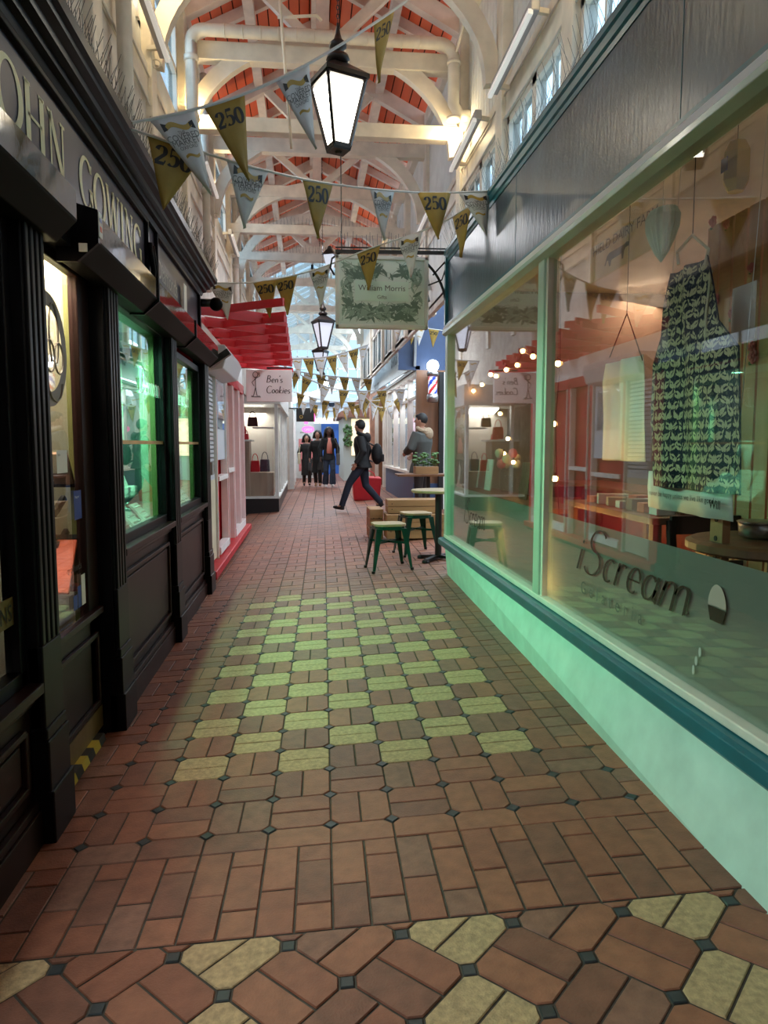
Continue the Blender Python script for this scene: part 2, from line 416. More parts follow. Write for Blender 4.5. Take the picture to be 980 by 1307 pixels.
# ------------------------------------------------------------------ roof
XL, XR, XC = -1.12, 1.52, .18
EZ, RZ = 5.32, 6.02
YN, YG, YE = -3.5, 18.6, 33.0          # near end, start of glazed part, far gable
ce = MB()
def slope(side, u):                     # u 0 eaves .. 1 ridge
    xe = (XL-.12) if side < 0 else (XR+.12)
    return xe+(XC-xe)*u, EZ+(RZ-EZ)*u
for side in (-1, 1):
    (xa, za), (xb, zb) = slope(side, 0), slope(side, 1)
    ce.add([(xa, YN, za+.06), (xb, YN, zb+.06), (xb, YG, zb+.06), (xa, YG, za+.06)], [(0, 1, 2, 3)], 1)
    n = 13
    for k in range(n):
        u0, u1 = k/n+.004, (k+1)/n-.004; (x0, z0), (x1, z1) = slope(side, u0), slope(side, u1)
        ce.add([(x0, YN, z0+.04), (x1, YN, z1+.04), (x1, YG, z1+.04), (x0, YG, z0+.04)], [(0, 1, 2, 3)], 0)
roof = struct(ce, 'ceiling', ['board_red', 'board_gap'])
y = -2.6
while y < YG:
    for side in (-1, 1):
        (xa, za), (xb, zb) = slope(side, 0), slope(side, 1)
        MB().bar((xa, y, za-.02), (xb, y, zb-.02), .06, .10, (0, 0, 1)).build('rafter', 'timber_pink', roof)
    y += .8
for side in (-1, 1):
    for u in (.0, .5, .97):
        x, z = slope(side, u); MB().box(x-.05, x+.05, YN, YG, z-.16, z-.04).build('purlin', 'timber_pink', roof)
# glazed far roof
gr = MB()
for side in (-1, 1):
    (xa, za), (xb, zb) = slope(side, 0), slope(side, 1)
    yy = YG
    while yy < YE+.1:
        gr.bar((xa, yy, za), (xb, yy, zb), .05, .09); yy += .75
    for u in (0, .33, .66, 1):
        x, z = slope(side, u); gr.bar((x, YG, z), (x, YE, z), .06, .09)
gro = struct(gr, 'ceiling', ['white'])
gg = MB()
for side in (-1, 1):
    (xa, za), (xb, zb) = slope(side, 0), slope(side, 1)
    gg.add([(xa, YG, za+.05), (xb, YG, zb+.05), (xb, YE, zb+.05), (xa, YE, za+.05)], [(0, 1, 2, 3)])
gg.build('glazing', 'roof_glass', gro)
# trusses
def spikes_on(x0, x1, y, z, n, h=.10, name='bird_spikes', parent=None):
    m = MB()
    for k in range(n):
        x = x0+(x1-x0)*(k+.5)/n
        for s in (-1, 1):
            m.tube([(x, y+.02*s, z), (x+random.uniform(-.02, .02), y+(.02+.035)*s, z+h*random.uniform(.8, 1.1))], .0016, 3, cap=False)
    return m.build(name, 'spike', parent)
def truss(k, Y, tie, collar, sp, arch=True, post=True, zf=4.04, rise=1.05):
    t = thing('roof_truss', 'cream painted timber roof truss with curved arch braces, %s from the camera' % ORD[k], 'roof truss', (XC, Y, zf), 'timber roof trusses over the arcade')
    if arch:
        a = (XR-XL)/2
        for s in (-1, 1):
            P = []; Q = []
            for i in range(15):
                th = R(90*i/14); cx = XC+s*(a)*math.cos(th); cz = zf+rise*math.sin(th)
                ix = XC+s*(a-.12)*math.cos(th); iz = zf-.02+(rise-.12)*math.sin(th)
                P.append((cx, cz)); Q.append((ix, iz))
            m = MB()
            for i in range(14):
                quad = [P[i], P[i+1], Q[i+1], Q[i]]
                m.prism(quad, 'Y', Y-.045, Y+.045)
            m.build('arch_brace', 'timber', t)
    if tie: MB().box(XL, XR, Y-.05, Y+.07, tie-.065, tie+.065).build('tie_beam', 'timber', t, bevel=.006)
    if collar: MB().box(XL, XR, Y-.06, Y+.06, collar-.08, collar+.08).build('collar_beam', 'timber', t, bevel=.006)
    if post: MB().box(XC-.06, XC+.06, Y-.038, Y+.038, (collar or 4.9), RZ-.02).build('king_post', 'timber_pink', t)
    for s in (-1, 1):
        xe = XL if s < 0 else XR
        MB().bar((xe, Y, EZ-.12), (XC, Y, RZ-.12), .1, .15).build('principal_rafter', 'timber_pink', t)
        if collar: MB().bar((XC+s*.06, Y, collar+.1), (XC+s*.75, Y, RZ-.4), .07, .09).build('strut', 'timber', t)
    if sp:
        spikes_on(XL+.1, XR-.1, Y, (tie or collar)+.066, 46, .12, 'spike_row', t)
for k, (Y, tie, col, sp) in enumerate([(3.2, None, 4.87, 0), (5.7, None, None, 0), (7.12, 4.24, 4.87, 0), (9.15, None, 4.86, 1), (11.0, 4.42, 4.95, 1), (12.4, 4.38, None, 1),
                                      (14.4, 4.42, 4.9, 1), (17.0, 4.4, None, 0), (20.0, None, 4.9, 0), (23.5, None, 4.9, 0), (27.5, None, 4.9, 0)]):
    truss(k, Y, tie, col, sp, post=bool(col))
# ------------------------------------------------------------------ clerestory walls
def clerestory(side):
    X = XL if side < 0 else XR; s = side; name = 'wall_left' if s < 0 else 'wall_right'
    o = X+.12*s
    zb = 3.86 if s < 0 else 2.9
    m = MB()
    if s < 0:
        m.box(X, X-.25, YN, 24, 2.2, zb, 0)
    else:
        m.box(X, X+.05, YN, 20.9, 2.88, 2.98, 0)
    zw = 4.0 if s < 0 else 3.68          # bottom rail / head of windows
    root = struct(m, name, ['plaster'])
    ye = 20.9 if s > 0 else YE
    MB().box(X-.02*s, X+.1*s, YN, ye, 3.72, 3.98).build('rail', 'timber', root, bevel=.01)
    MB().box(X-.06*s, X+.1*s, YN, YE, 5.14, 5.30).build('wall_plate', 'timber', root, bevel=.01)
    posts = [-2.6, -1.2, .1, 1.45, 2.8, 4.15, 5.62, 7.12, 9.15, 11.0, 12.6, 14.4, 17, 20]+([] if s > 0 else [23.5, 27.5])
    for y in posts:
        MB().box(X-.05*s, X+.1*s, y-.09, y+.09, 2.9 if s > 0 else 3.2, 5.2).build('post', 'timber', root, bevel=.008)
    for a, b in zip(posts, posts[1:]):
        if s > 0:
            # window between fascia and rail
            if a == 7.12:
                MB().box(X, X+.05, a, b, 2.95, 5.2).build('boarding', 'white_board', root); continue
            fr = MB(); n = 2
            for i in range(n):
                y0 = a+.09+(b-a-.18)*i/n; y1 = a+.09+(b-a-.18)*(i+1)/n
                fr.box(X+.0, X+.07, y0, y0+.045, 2.95, 3.72); fr.box(X, X+.07, y1-.045, y1, 2.95, 3.72)
                fr.box(X, X+.07, y0, y1, 3.665, 3.72); fr.box(X, X+.07, y0, y1, 2.92, 3.0)
                fr.box(X+.02, X+.05, (y0+y1)/2-.012, (y0+y1)/2+.012, 2.95, 3.7)
            f = fr.build('window_frame', 'cream_white', root)
            MB().box(X+.03, X+.036, a+.09, b-.09, 2.95, 3.7).build('pane', 'window_glass', f)
            bd = MB(); k = int((b-a)/.1)
            for i in range(k):
                y0 = a+(b-a)*i/k; bd.box(X+.03, X+.05, y0+.004, y0+(b-a)/k-.004, 3.96, 5.2)
            bd.box(X+.05, X+.06, a, b, 3.96, 5.2)
            bd.build('boarding', 'white_board', root)
        else:
            bd = MB()
            bd.box(X-.02, X-.06, a, b, 3.9, 4.25); bd.box(X-.02, X-.06, a, b, 4.95, 5.2)
            bd.box(X-.02, X-.07, a, a+.22, 4.2, 5.0); bd.box(X-.02, X-.07, b-.22, b, 4.2, 5.0)
            bd.build('boarding', 'white_board', root)
            fr = MB(); fr.box(X-.0, X-.06, a+.2, b-.2, 4.55, 4.6); fr.box(X, X-.06, a+.2, a+.25, 4.2, 5); fr.box(X, X-.06, b-.25, b-.2, 4.2, 5)
            f = fr.build('window_frame', 'cream_white', root)
            MB().box(X-.035, X-.04, a+.2, b-.2, 4.2, 5.0).build('pane', 'window_glass', f)
    return root
clerestory(-1); clerestory(1)
# gable at the far end: glazed with a white grid
gb = MB()
for x in [-1.3+.45*i for i in range(12)]: gb.box(x-.02, x+.02, YE-.05, YE+.05, 2.9, 5.5)
for z in (3.0, 3.6, 4.2, 4.7, 5.2): gb.box(-1.4, 3.8, YE-.05, YE+.05, z-.03, z+.03)
gf = struct(gb, 'window_1', ['white'])
MB().add([(-1.4, YE, 2.9), (3.8, YE, 2.9), (3.8, YE, 6), (-1.4, YE, 6)], [(0, 1, 2, 3)]).build('pane', 'roof_glass', gf)
struct(MB().box(-4, 5, YE+.1, YE+.3, 0, 2.9), 'wall_back', ['white_board'])
struct(MB().box(-4, 5, -3.7, -3.5, -.5, 6.2), 'wall_front', ['plaster'])  # unseen end wall added behind the viewpoint to keep sky light out
# aisle ceilings: flat tops behind the shopfronts, and the outer walls
struct(MB().box(-4, XL-.25, YN, YE, 3.2, 3.25), 'ceiling', ['plaster'])
struct(MB().box(-4.1, -4, YN, YE, -.5, 3.3), 'wall_left', ['plaster'])
struct(MB().box(5, 5.1, YN, YE, -.5, 3.3), 'wall_right', ['plaster'])
# ------------------------------------------------------------------ left: jeweller's shop
XF = -.87
js = thing('jewellery_shopfront', 'glossy black and dark brown jeweller shopfront with gold lettering on its long fascia', 'shopfront', (XF, 4.4, -.05))
Y0, Y1 = -3.4, 6.72
MB().box(XF-.06, XF-.10, Y0, Y1, 2.16, 2.80).build('fascia', 'fascia_black', js)
co_ = MB()                                                        # stepped cornice profile (x,z) run along the shop
prof = [(-.93, 2.66), (-.905, 2.66), (-.895, 2.685), (-.87, 2.69), (-.865, 2.71), (-.835, 2.715), (-.83, 2.735), (-.80, 2.745), (-.795, 2.76), (-.775, 2.765), (-.77, 2.80), (-.93, 2.82)]
co_.prism([(a, b-.075) for a, b in prof], 'Y', Y0, 6.62); co_.build('cornice', 'black_paint', js)
fr = MB()
for ya, yb in ((-3.3, 4.45), (4.72, 6.5)):
    for z in (2.19, 2.565): fr.box(XF-.06, XF-.035, ya, yb, z, z+.022)
    for yy in (ya, yb): fr.box(XF-.06, XF-.035, yy-.012, yy+.012, 2.19, 2.585)
fr.build('fascia_moulding', 'black_paint', js, bevel=.004)
def letters(s, yend, z, size, m, name, parent, X=XF-.055, **k):
    v, f, w = pen(s, size, **k)
    return words_on(name, parent, (v, f), (X, yend-w, z), (0, 1, 0), (0, 0, 1), m)
# lettering reads away from the camera along the wall
def lett_at(s, ystart, yend, z, size, m, parent, X, **k):
    v, f, w = pen(s, 1, **k); sc = (yend-ystart)/w
    return words_on('lettering', parent, ([(a*sc, b*size) for a, b in v], f), (X, ystart, z), (0, 1, 0), (0, 0, 1), m)
lett_at('OHN', 2.40, 3.06, 2.29, .21, 'cream_letter', js, XF-.057, thick=.19, thin=.055)
lett_at('J', 2.2, 2.36, 2.29, .21, 'cream_letter', js, XF-.057, thick=.19, thin=.055)
lett_at('GOWING', 3.22, 4.36, 2.29, .21, 'cream_letter', js, XF-.057, thick=.19, thin=.055)
words_on('lettering', js, font_polys('Diamonds', .17), (XF-.057, 4.80, 2.34), (0, 1, 0), (0, 0, 1), 'grey_ink').data.materials[0] = mat('dull_letter', (.34, .33, .28), .5)
# pilasters with flutes
def pilaster(y0, y1, z1=2.16, flutes=True):
    m = MB(); m.box(XF-.10, XF-.012, y0, y1, fz(XF, y0)-.005, z1)
    n = 4
    for k in range(n):
        w = (y1-y0)/n; m.box(XF-.02, XF, y0+w*k+.008, y0+w*(k+1)-.008, .62, z1-.04)
    m.box(XF-.05, XF+.012, y0-.01, y1+.01, fz(XF, y0)-.005, .30); m.box(XF-.05, XF+.006, y0-.005, y1+.005, .30, .34)
    m.box(XF-.05, XF+.022, y0-.015, y1+.015, fz(XF, y0)-.005, .13)
    m.box(XF-.05, XF, y0, y1, .34, .62)
    return m.build('pilaster', 'black_paint', js, bevel=.005)
for a, b in ((2.42, 2.60), (3.37, 3.56), (4.88, 5.08), (6.42, 6.66)): pilaster(a, b)
pilaster(-.6, -.4)
def stallriser(y0, y1, zt):
    m = MB(); X = XF-.05
    m.box(X-.05, X, y0, y1, -.08, zt)
    m.box(X, X+.03, y0, y1, -.08, .07); m.box(X, X+.022, y0, y1, .07, .10)
    m.box(X, X+.05, y0, y1, zt-.035, zt); m.box(X, X+.02, y0, y1, zt-.07, zt-.035)
    a, b, c, d = y0+.08, y1-.08, .17, zt-.14
    for z in (c, d): m.box(X, X+.02, a, b, z-.012, z+.012)
    for yy in (a, b): m.box(X, X+.02, yy-.012, yy+.012, c, d)
    m.box(X, X+.008, a+.03, b-.03, c+.03, d-.03)
    return m.build('panel', 'brown_paint', js, bevel=.004)
stallriser(3.56, 4.88, .78); stallriser(5.08, 6.42, .78); stallriser(-.4, 2.42, .50)
def shopwindow(y0, y1, z0, z1, gl, trans=None):
    X = XF-.07; m = MB()
    for yy in (y0, y1-.05): m.box(X-.03, X+.02, yy, yy+.05, z0, z1)
    for z in (z0, z1-.05): m.box(X-.03, X+.02, y0, y1, z, z+.05)
    if trans: m.box(X-.03, X+.015, y0, y1, trans, trans+.035)
    f = m.build('window_frame', 'black_paint', js, bevel=.004)
    MB().box(X-.012, X-.006, y0+.05, y1-.05, z0+.05, z1-.05).build('pane', gl, f)
    return f
shopwindow(3.56, 4.88, .78, 2.02, 'green_glass'); shopwindow(5.08, 6.42, .78, 1.95, 'green_glass'); shopwindow(-.4, 2.42, .50, 2.05, 'clear_glass', 1.88)
MB().box(XF-.085, XF-.06, 3.6, 4.84, 1.285, 1.305).build('rail', 'brass', js)
MB().box(XF-.085, XF-.06, 5.12, 6.38, 1.285, 1.305).build('rail', 'brass', js)
MB().box(XF-.11, XF-.0, Y0, Y1, 2.02, 2.17).build('lintel', 'black_paint', js)
# display cases
def case(y0, y1, z0, z1, seed):
    X0, X1 = XF-.09, XF-.62
    m = MB(); m.box(X1, X1-.02, y0, y1, z0, z1); m.box(X0, X1, y0, y0-.02, z0, z1); m.box(X0, X1, y1, y1+.02, z0, z1); m.box(X0-.12, X1, y1-.006, y1, z0, z1-.1, 1); m.box(X0-.22, X0-.27, y1-.012, y1-.007, z0+.5, z1-.2, 0)
    m.build('case_lining', ['case_lining', 'case_dark'], js)
    MB().box(X0, X1, y0, y1, z0-.02, z0).build('case_floor', 'white', js)
    MB().box(X0, X1, y0, y1, z1, z1+.02).build('case_ceiling', 'white', js)
mat('case_lining', (.30, .38, .30), .6)
mat('green_curtain', (.13, .13, .035), .6, bump=.6, bscale=25, stretch=(1, 1, .05))
mat('case_dark', (.012, .03, .03), .5)
case(3.58, 4.86, .79, 2.0, 1); case(5.1, 6.4, .79, 1.93, 2)
MB().box(XF-.10, XF-.15, 4.80, 4.85, .82, 1.98).build('curtain', 'green_curtain', js)
MB().box(XF-.10, XF-.15, 6.30, 6.38, .82, 1.91).build('curtain', 'green_curtain', js)
MB().box(XF-.605, XF-.61, 3.6, 4.84, .8, 1.26).build('case_screen', 'case_dark', js)
MB().box(XF-.50, XF-.52, 4.15, 4.80, 1.0, 1.9).build('case_screen', 'case_dark', js)
MB().box(XF-.50, XF-.52, 5.2, 6.2, 1.0, 1.86).build('case_screen', 'case_dark', js)
v, f, w = pen('Diamond', .15, thick=.08, thin=.045, slant=.25)
mat('white_letter', (.9, .9, .9), .4)
words_on('lettering', js, (v, f), (XF-.070, 4.26, 1.58), (0, 1, 0), (0, 0, 1), 'white_letter')
v, f, w = pen('Diamond', .15, thick=.08, thin=.045, slant=.25)
words_on('lettering', js, (v, f), (XF-.070, 5.35, 1.58), (0, 1, 0), (0, 0, 1), 'white_letter')
MB().box(XF-.53, XF-.62, 5.08, 5.1, .8, 1.9).build('case_side', 'case_lining', js)
emis('green_light', (.45, 1, .72), 9)
for y, lab in ((3.75, 'nearest the door'), (4.12, 'in the middle of the first case'), (4.5, 'at the far end of the first case'), (5.4, 'nearest in the second case'), (6.0, 'farthest in the second case')):
    z = 2.0 if y < 5 else 1.93
    t = thing('downlight', 'round white recessed downlight glowing green, %s' % lab, 'light', (XF-.33, y, z-.02), 'downlights in the jewellery cases')
    MB().lathe([(.052, -.004), (.058, .018)], (XF-.33, y, z-.018), 20).build('trim_ring', 'white', t, smooth=True)
    MB().lathe([(.042, -.002), (.042, .004)], (XF-.33, y, z-.022), 20).build('lens', 'green_light', t)
def spot(name, loc, to, power, col, angle=90, blend=.5, size=.05):
    l = bpy.data.lights.new(name, 'SPOT'); l.energy = power; l.color = col; l.spot_size = R(angle); l.spot_blend = blend; l.shadow_soft_size = size
    o = bpy.data.objects.new(name, l); C.objects.link(o); o.location = loc
    d = Vector(to)-Vector(loc); o.rotation_euler = d.to_track_quat('-Z', 'Y').to_euler(); return o
def area(name, loc, to, power, col, sx, sy):
    l = bpy.data.lights.new(name, 'AREA'); l.shape = 'RECTANGLE'; l.size = sx; l.size_y = sy; l.energy = power; l.color = col
    o = bpy.data.objects.new(name, l); C.objects.link(o); o.location = loc
    d = Vector(to)-Vector(loc); o.rotation_euler = d.to_track_quat('-Z', 'Y').to_euler(); return o
def point(name, loc, power, col, size=.05):
    l = bpy.data.lights.new(name, 'POINT'); l.energy = power; l.color = col; l.shadow_soft_size = size
    o = bpy.data.objects.new(name, l); C.objects.link(o); o.location = loc; return o
for y in (3.75, 4.12, 4.5, 5.4, 6.0):
    spot('case_light', (XF-.33, y, 1.95 if y < 5 else 1.89), (XF+.5, y, .2), 34, (.50, 1, .74), 140, .4, .05)
# jewellery: busts, trays, tags and steps
rj = random.Random(3)
mat('velvet', (.55, .6, .6), .7); mat('silver', (.75, .78, .8), .2, 1)
def bust(x, y, z, h, m, lab):
    t = thing('necklace_bust', lab, 'necklace stand', (x, y, z), 'necklace busts in the jewellery cases')
    MB().rings([((x-.04, y, z), .05, .045), ((x-.03, y, z+h*.35), .035, .06), ((x-.02, y, z+h*.6), .03, .055), ((x-.03, y, z+h*.8), .022, .025), ((x-.035, y, z+h), .018, .02)], 14).build('bust', m, t, smooth=True)
    MB().tube([(x+.012+.02*math.sin(a), y+.05*math.cos(a), z+h*.62-.12*math.sin(a)*h/.3) for a in [PI*i/12 for i in range(13)]], .005, 5).build('necklace', 'silver', t)
bust(-1.14, 3.86, .95, .32, 'black_cloth', 'black necklace bust at the back of the first jewellery case near the door')
bust(-1.12, 4.3, .98, .32, 'velvet', 'pale necklace bust in the middle of the first jewellery case')
bust(-1.17, 4.62, .98, .34, 'black_cloth', 'black necklace bust at the far end of the first jewellery case')
bust(-1.2, 5.95, .95, .3, 'black_cloth', 'dark necklace bust in the second jewellery case')
ps = ['front left', 'front centre', 'front right', 'rear left', 'rear centre', 'rear right', 'upper left', 'upper centre', 'upper right', 'topmost']
for ci, (ya, yb, nm) in enumerate(((3.66, 4.7, 'first'), (5.18, 6.2, 'second'))):
    st = solo(MB().box(XF-.34, XF-.60, ya-.04, yb+.02, .80, .92).box(XF-.22, XF-.34, ya-.04, yb+.02, .80, .86), 'display_step', 'case_dark', 'dark stepped riser on the floor of the %s jewellery case' % nm, 'display riser')
    n = 0
    for r_, (xx, zz) in enumerate(((XF-.15, .80), (XF-.28, .862), (XF-.44, .922))):
        for k in range(4):
            yy = ya+.08+(yb-ya-.12)*k/3.4+rj.uniform(-.02, .02)
            t = thing('jewellery_tray', 'pale tilted jewellery tray, %s in the %s row of the %s case' % (ORD[k], ['front', 'middle', 'back'][r_], nm), 'jewellery tray', (xx, yy, zz), 'jewellery trays in the shop cases')
            h = (rj.uniform(.09, .15), rj.uniform(.17, .27), rj.uniform(.3, .4))[r_]; w = rj.uniform(.08, .12); dx = .06
            MB().prism([(xx+.04, zz), (xx+.05, zz+.012), (xx-dx+.012, zz+h), (xx-dx, zz+h-.005)], 'Y', yy-w, yy+w).build('tray', rj.choice(['paper', 'velvet', 'paper', 'case_dark']), t)
            m = MB()
            for a in range(5):
                for b in range(3):
                    u = (b+.7)/3.4; px_ = xx+.05+(-dx-.04)*u+.006; pz = zz+.012+(h-.012)*u+.004
                    m.ball((px_, yy-w*.75+w*1.5*a/4, pz), .0065, 6)
            m.build('jewels', 'silver', t, smooth=True)
    for k in range(5):
        y_ = ya+.1+k*.2; z_ = 1.30+rj.uniform(-.05, .28)
        m = MB().box(XF-.46, XF-.465, y_-.05, y_+.05, z_, z_+rj.uniform(.08, .14))
        if ci == 0: solo(m, 'display_card', 'paper', 'small pale card on the back screen of the first jewellery case, %s from the door' % ORD[k], 'card', 'cards in the jewellery case')
t = thing('shelf', 'glass shelf across the first jewellery case below the rail', 'shelf', (XF-.3, 4.2, 1.0))
MB().box(XF-.12, XF-.3, 3.6, 4.72, .985, .995).build('shelf_board', 'clear_glass', t)
for k in range(6):
    y_ = 3.72+k*.17
    t = thing('ring_box', 'small pale open jewellery box on the glass shelf, %s from the door' % ORD[k], 'jewellery box', (XF-.2, y_, .997), 'jewellery boxes on the glass shelf')
    MB().box(XF-.18, XF-.24, y_-.03, y_+.03, .997, 1.03).build('box_base', 'paper', t)
    MB().prism([(XF-.24, 1.03), (XF-.235, 1.035), (XF-.26, 1.10), (XF-.268, 1.095)], 'Y', y_-.03, y_+.03).build('lid', 'paper', t)
# arch sign with 75 on the case back
t = thing('anniversary_sign', 'pale arch shaped sign with a tall T and numerals inside the first jewellery case', 'sign', (XF-.5, 3.95, 1.35))
MB().box(XF-.49, XF-.5, 3.7, 4.1, 1.32, 1.92).build('panel', 'case_lining', t)
words_on('lettering', t, font_polys('75', .26), (XF-.485, 3.74, 1.62), (0, 1, 0), (0, 0, 1), 'brass')
words_on('lettering', t, font_polys('BALTIMORE', .055), (XF-.485, 3.72, 1.45), (0, 1, 0), (0, 0, 1), 'grey_ink')
# shutter housings with polished strip
def housing(y0, y1, lab):
    t = thing('shutter_housing', lab, 'shutter housing', (XF+.08, (y0+y1)/2, 2.0), 'roller shutter housings over the jeweller windows')
    MB().prism([(XF-.055, 2.19), (XF+.09, 2.145), (XF+.09, 2.045), (XF+.02, 1.975), (XF-.055, 1.975)], 'Y', y0, y1).build('casing', 'housing', t, bevel=.004)
    MB().prism([(XF-.03, 2.1855), (XF+.0925, 2.1475), (XF+.0925, 2.050), (XF+.0915, 2.050), (XF+.0905, 2.146), (XF-.03, 2.184)], 'Y', y0+.01, y1-.01).build('polished_strip', 'gloss_strip', t)
    m = MB().prism([(XF-.055, 2.20), (XF+.10, 2.155), (XF+.10, 2.035), (XF+.02, 1.965), (XF-.055, 1.965)], 'Y', y0-.02, y0); m.build('end_plate', 'black_paint', t)
    return t
housing(-3, 2.66, 'black shutter housing with a glossy strip over the nearest window of the jeweller')
h2 = housing(2.90, 4.0, 'black shutter housing with stickers on its end, over the shop door')
housing(4.02, 5.3, 'black shutter housing over the first green lit window'); housing(5.32, 6.62, 'black shutter housing over the second green lit window')
MB().box(XF+.10, XF+.103, 2.885, 2.93, 2.06, 2.15).build('sticker', 'paper', h2)
MB().box(XF+.03, XF+.06, 2.872, 2.878, 2.0, 2.03).build('sticker', 'paper', h2)
MB().box(XF+.1035, XF+.1045, 2.895, 2.92, 2.08, 2.10).build('sticker_mark', 'orange', h2)
MB().box(XF+.1035, XF+.1045, 2.895, 2.92, 2.115, 2.13).build('sticker_mark', 'blue_label', h2)
# doorway
dX = XF-.08
rv = MB(); rv.box(XF-.02, dX-.04, 3.355, 3.37, -.06, 2.05); rv.box(XF-.02, dX-.04, 2.595, 2.62, -.06, 2.05); rv.box(XF-.02, dX-.04, 2.6, 3.36, 2.03, 2.06)
rv.build('doorway_lining', 'black_paint', js)
d = thing('shop_door', 'black panelled shop door with a tall glass pane and round frosted emblem', 'door', (dX, 2.95, -.05))
a_, b_ = 2.62, 3.355
m = MB(); m.box(dX-.04, dX, a_, a_+.06, .0, 2.0); m.box(dX-.04, dX, b_-.155, b_, .0, 2.03); m.box(dX-.04, dX, a_, b_, 1.98, 2.03); m.box(dX-.04, dX, a_, b_, .0, .53)
for z in (.13, .44): m.box(dX, dX+.016, a_+.06, b_-.08, z-.012, z+.012)
for y in (a_+.06, b_-.08): m.box(dX, dX+.016, y-.012, y+.012, .13, .44)
m.box(dX, dX+.03, a_+.03, b_-.04, .53, .56)
m.build('door_leaf', 'brown_paint', d, bevel=.004)
MB().box(dX-.024, dX-.018, a_+.06, b_-.155, .55, 1.98).build('pane', 'clear_glass', d)
MB().box(dX+.001, dX+.006, a_+.03, b_-.03, -.0, .10).build('kick_plate', 'dull_brass', d)
ringv = []; k = 40; yc, zc, ry, rz = 2.87, 1.64, .21, .215
vs = [(dX-.014, yc+ry*s*math.cos(2*PI*i/k), zc+rz*s*math.sin(2*PI*i/k)) for s in (1, .74) for i in range(k)]
MB().add(vs, [(i, (i+1) % k, k+(i+1) % k, k+i) for i in range(k)]).build('round_emblem', 'emblem_grey' if 'emblem_grey' in MT else mat('emblem_grey', (.22, .18, .15), .5), d)
cv = MB()
for pts in (arc(0, .05, .05, .10, -60, 240, 16), arc(-.05, -.02, .05, .05, 0, 360, 16), arc(.05, -.02, .05, .05, 0, 360, 16), arc(0, -.10, .08, .06, 180, 360, 12)):
    cv.tube([(dX-.012, yc+.06+a, zc+b*1.2) for a, b in pts], .004, 5)
cv.build('line_drawing', 'emblem_grey', d)
th = MB()
for i in range(8): th.prism([(a_+.08*i, -.045), (a_+.08*(i+1), -.045), (a_+.08*(i+1)-.03, .0), (a_+.08*i-.03, .0)], 'X', dX-.01, dX+.035, i % 2)
solo(th, 'door_threshold', [mat('hazard_yellow', (.55, .40, .04), .6), 'ink'], 'low threshold with yellow and black hazard stripes under the jeweller door', 'threshold')
def label_on(y0, y1, z0, z1, m, parent, X=dX-.010, txt=None, tm='bright_white'):
    o = MB().box(X, X+.001, y0, y1, z0, z1).build('sticker', m, parent)
    if txt: words_on('sticker_print', parent, font_polys(txt, (z1-z0)*.12), (X+.002, y0+.008, z1-(z1-z0)*.25), (0, 1, 0), (0, 0, 1), tm)
label_on(3.085, 3.18, .97, 1.09, 'blue_label', d, txt='Safeguard', tm='bright_white'); label_on(2.90, 3.02, 1.17, 1.26, 'paper', d, txt='OPEN', tm='ink')
label_on(3.09, 3.13, .60, .69, 'blue_label', d); label_on(3.14, 3.19, .60, .73, 'paper', d); label_on(3.03, 3.08, .60, .66, 'blue_label', d)
words_on('lettering', d, font_polys('trollbeads', .045), (dX-.009, 2.97, .76), (0, 1, 0), (0, 0, 1), 'ink')
# things in the door display behind the glass
struct(MB().box(dX-.16, dX-.18, 2.3, 3.57, -.05, 2.2).box(dX-.04, dX-.18, 3.565, 3.575, -.05, 2.2), 'wall_left', ['cream'])
solo(MB().box(dX-.05, dX-.08, 3.27, 3.42, .5, 2.0), 'curtain', 'green_curtain', 'olive green curtain strip beside the glass of the jeweller door', 'curtain')
m = MB(); m.tube([(dX-.2, 2.95, .86), (dX-.16, 3.15, 1.04)], .045, 10)
def strapthing(c, dirv, L, lab, m1):
    t = thing('watch_strap', lab, 'watch strap', c, 'orange straps behind the door glass')
    d_ = Vector(dirv).normalized(); c = Vector(c)
    MB().bar(c-d_*L/2, c+d_*L/2, .02, .085, (1, 0, 0)).build('strap', m1, t, bevel=.006)
    MB().bar(c+d_*L*.48, c+d_*L*.56, .03, .10, (1, 0, 0)).build('buckle', 'housing', t)
strapthing((dX-.10, 3.20, .76), (0, .5, .75), .26, 'orange leather strap leaning low behind the door glass', 'orange')
strapthing((dX-.10, 3.32, .73), (0, .5, .75), .22, 'orange leather strap with light stitching beside the other low strap', 'orange')
strapthing((dX-.10, 3.22, 1.18), (0, .5, -.75), .16, 'brown leather strap leaning high behind the door glass', 'wood')
for i, (y, z) in enumerate(((3.22, .98), (3.24, .83))):
    solo(MB().bar((dX-.14, y, z), (dX-.12, y+.09, z+.07), .02, .03), 'watch_strap', 'black_cloth', 'short black strap pinned behind the door glass, %s one' % ('upper' if i == 0 else 'lower'), 'watch strap', bevel=.004)
# near window contents
t = thing('sign_band', 'gold band with capital letters across the nearest window of the jeweller', 'sign', (XF-.068, 2.2, .72))
MB().box(XF-.070, XF-.066, .5, 2.38, .71, .80).build('band', 'dull_brass', t)
words_on('lettering', t, font_polys('ONS', .075), (XF-.064, 2.20, .728), (0, 1, 0), (0, 0, 1), 'ink')
solo(MB().box(XF-.1, XF-.6, -.3, 2.38, .5, .53), 'window_board', 'paper', 'white paper covered board at the foot of the nearest window', 'window board')
mat('curtain_dark', (.06, .075, .075), .7, var=.4, nscale=6, stretch=(1, 1, .1), bump=.5, bscale=20)
solo(MB().box(XF-.12, XF-.14, 1.9, 2.36, .55, 1.98), 'curtain', 'curtain_dark', 'dark grey curtain at the edge of the nearest window', 'curtain')
struct(MB().box(XF-.62, XF-.64, -.5, 2.5, -.05, 2.3), 'wall_left', ['curtain_dark'])
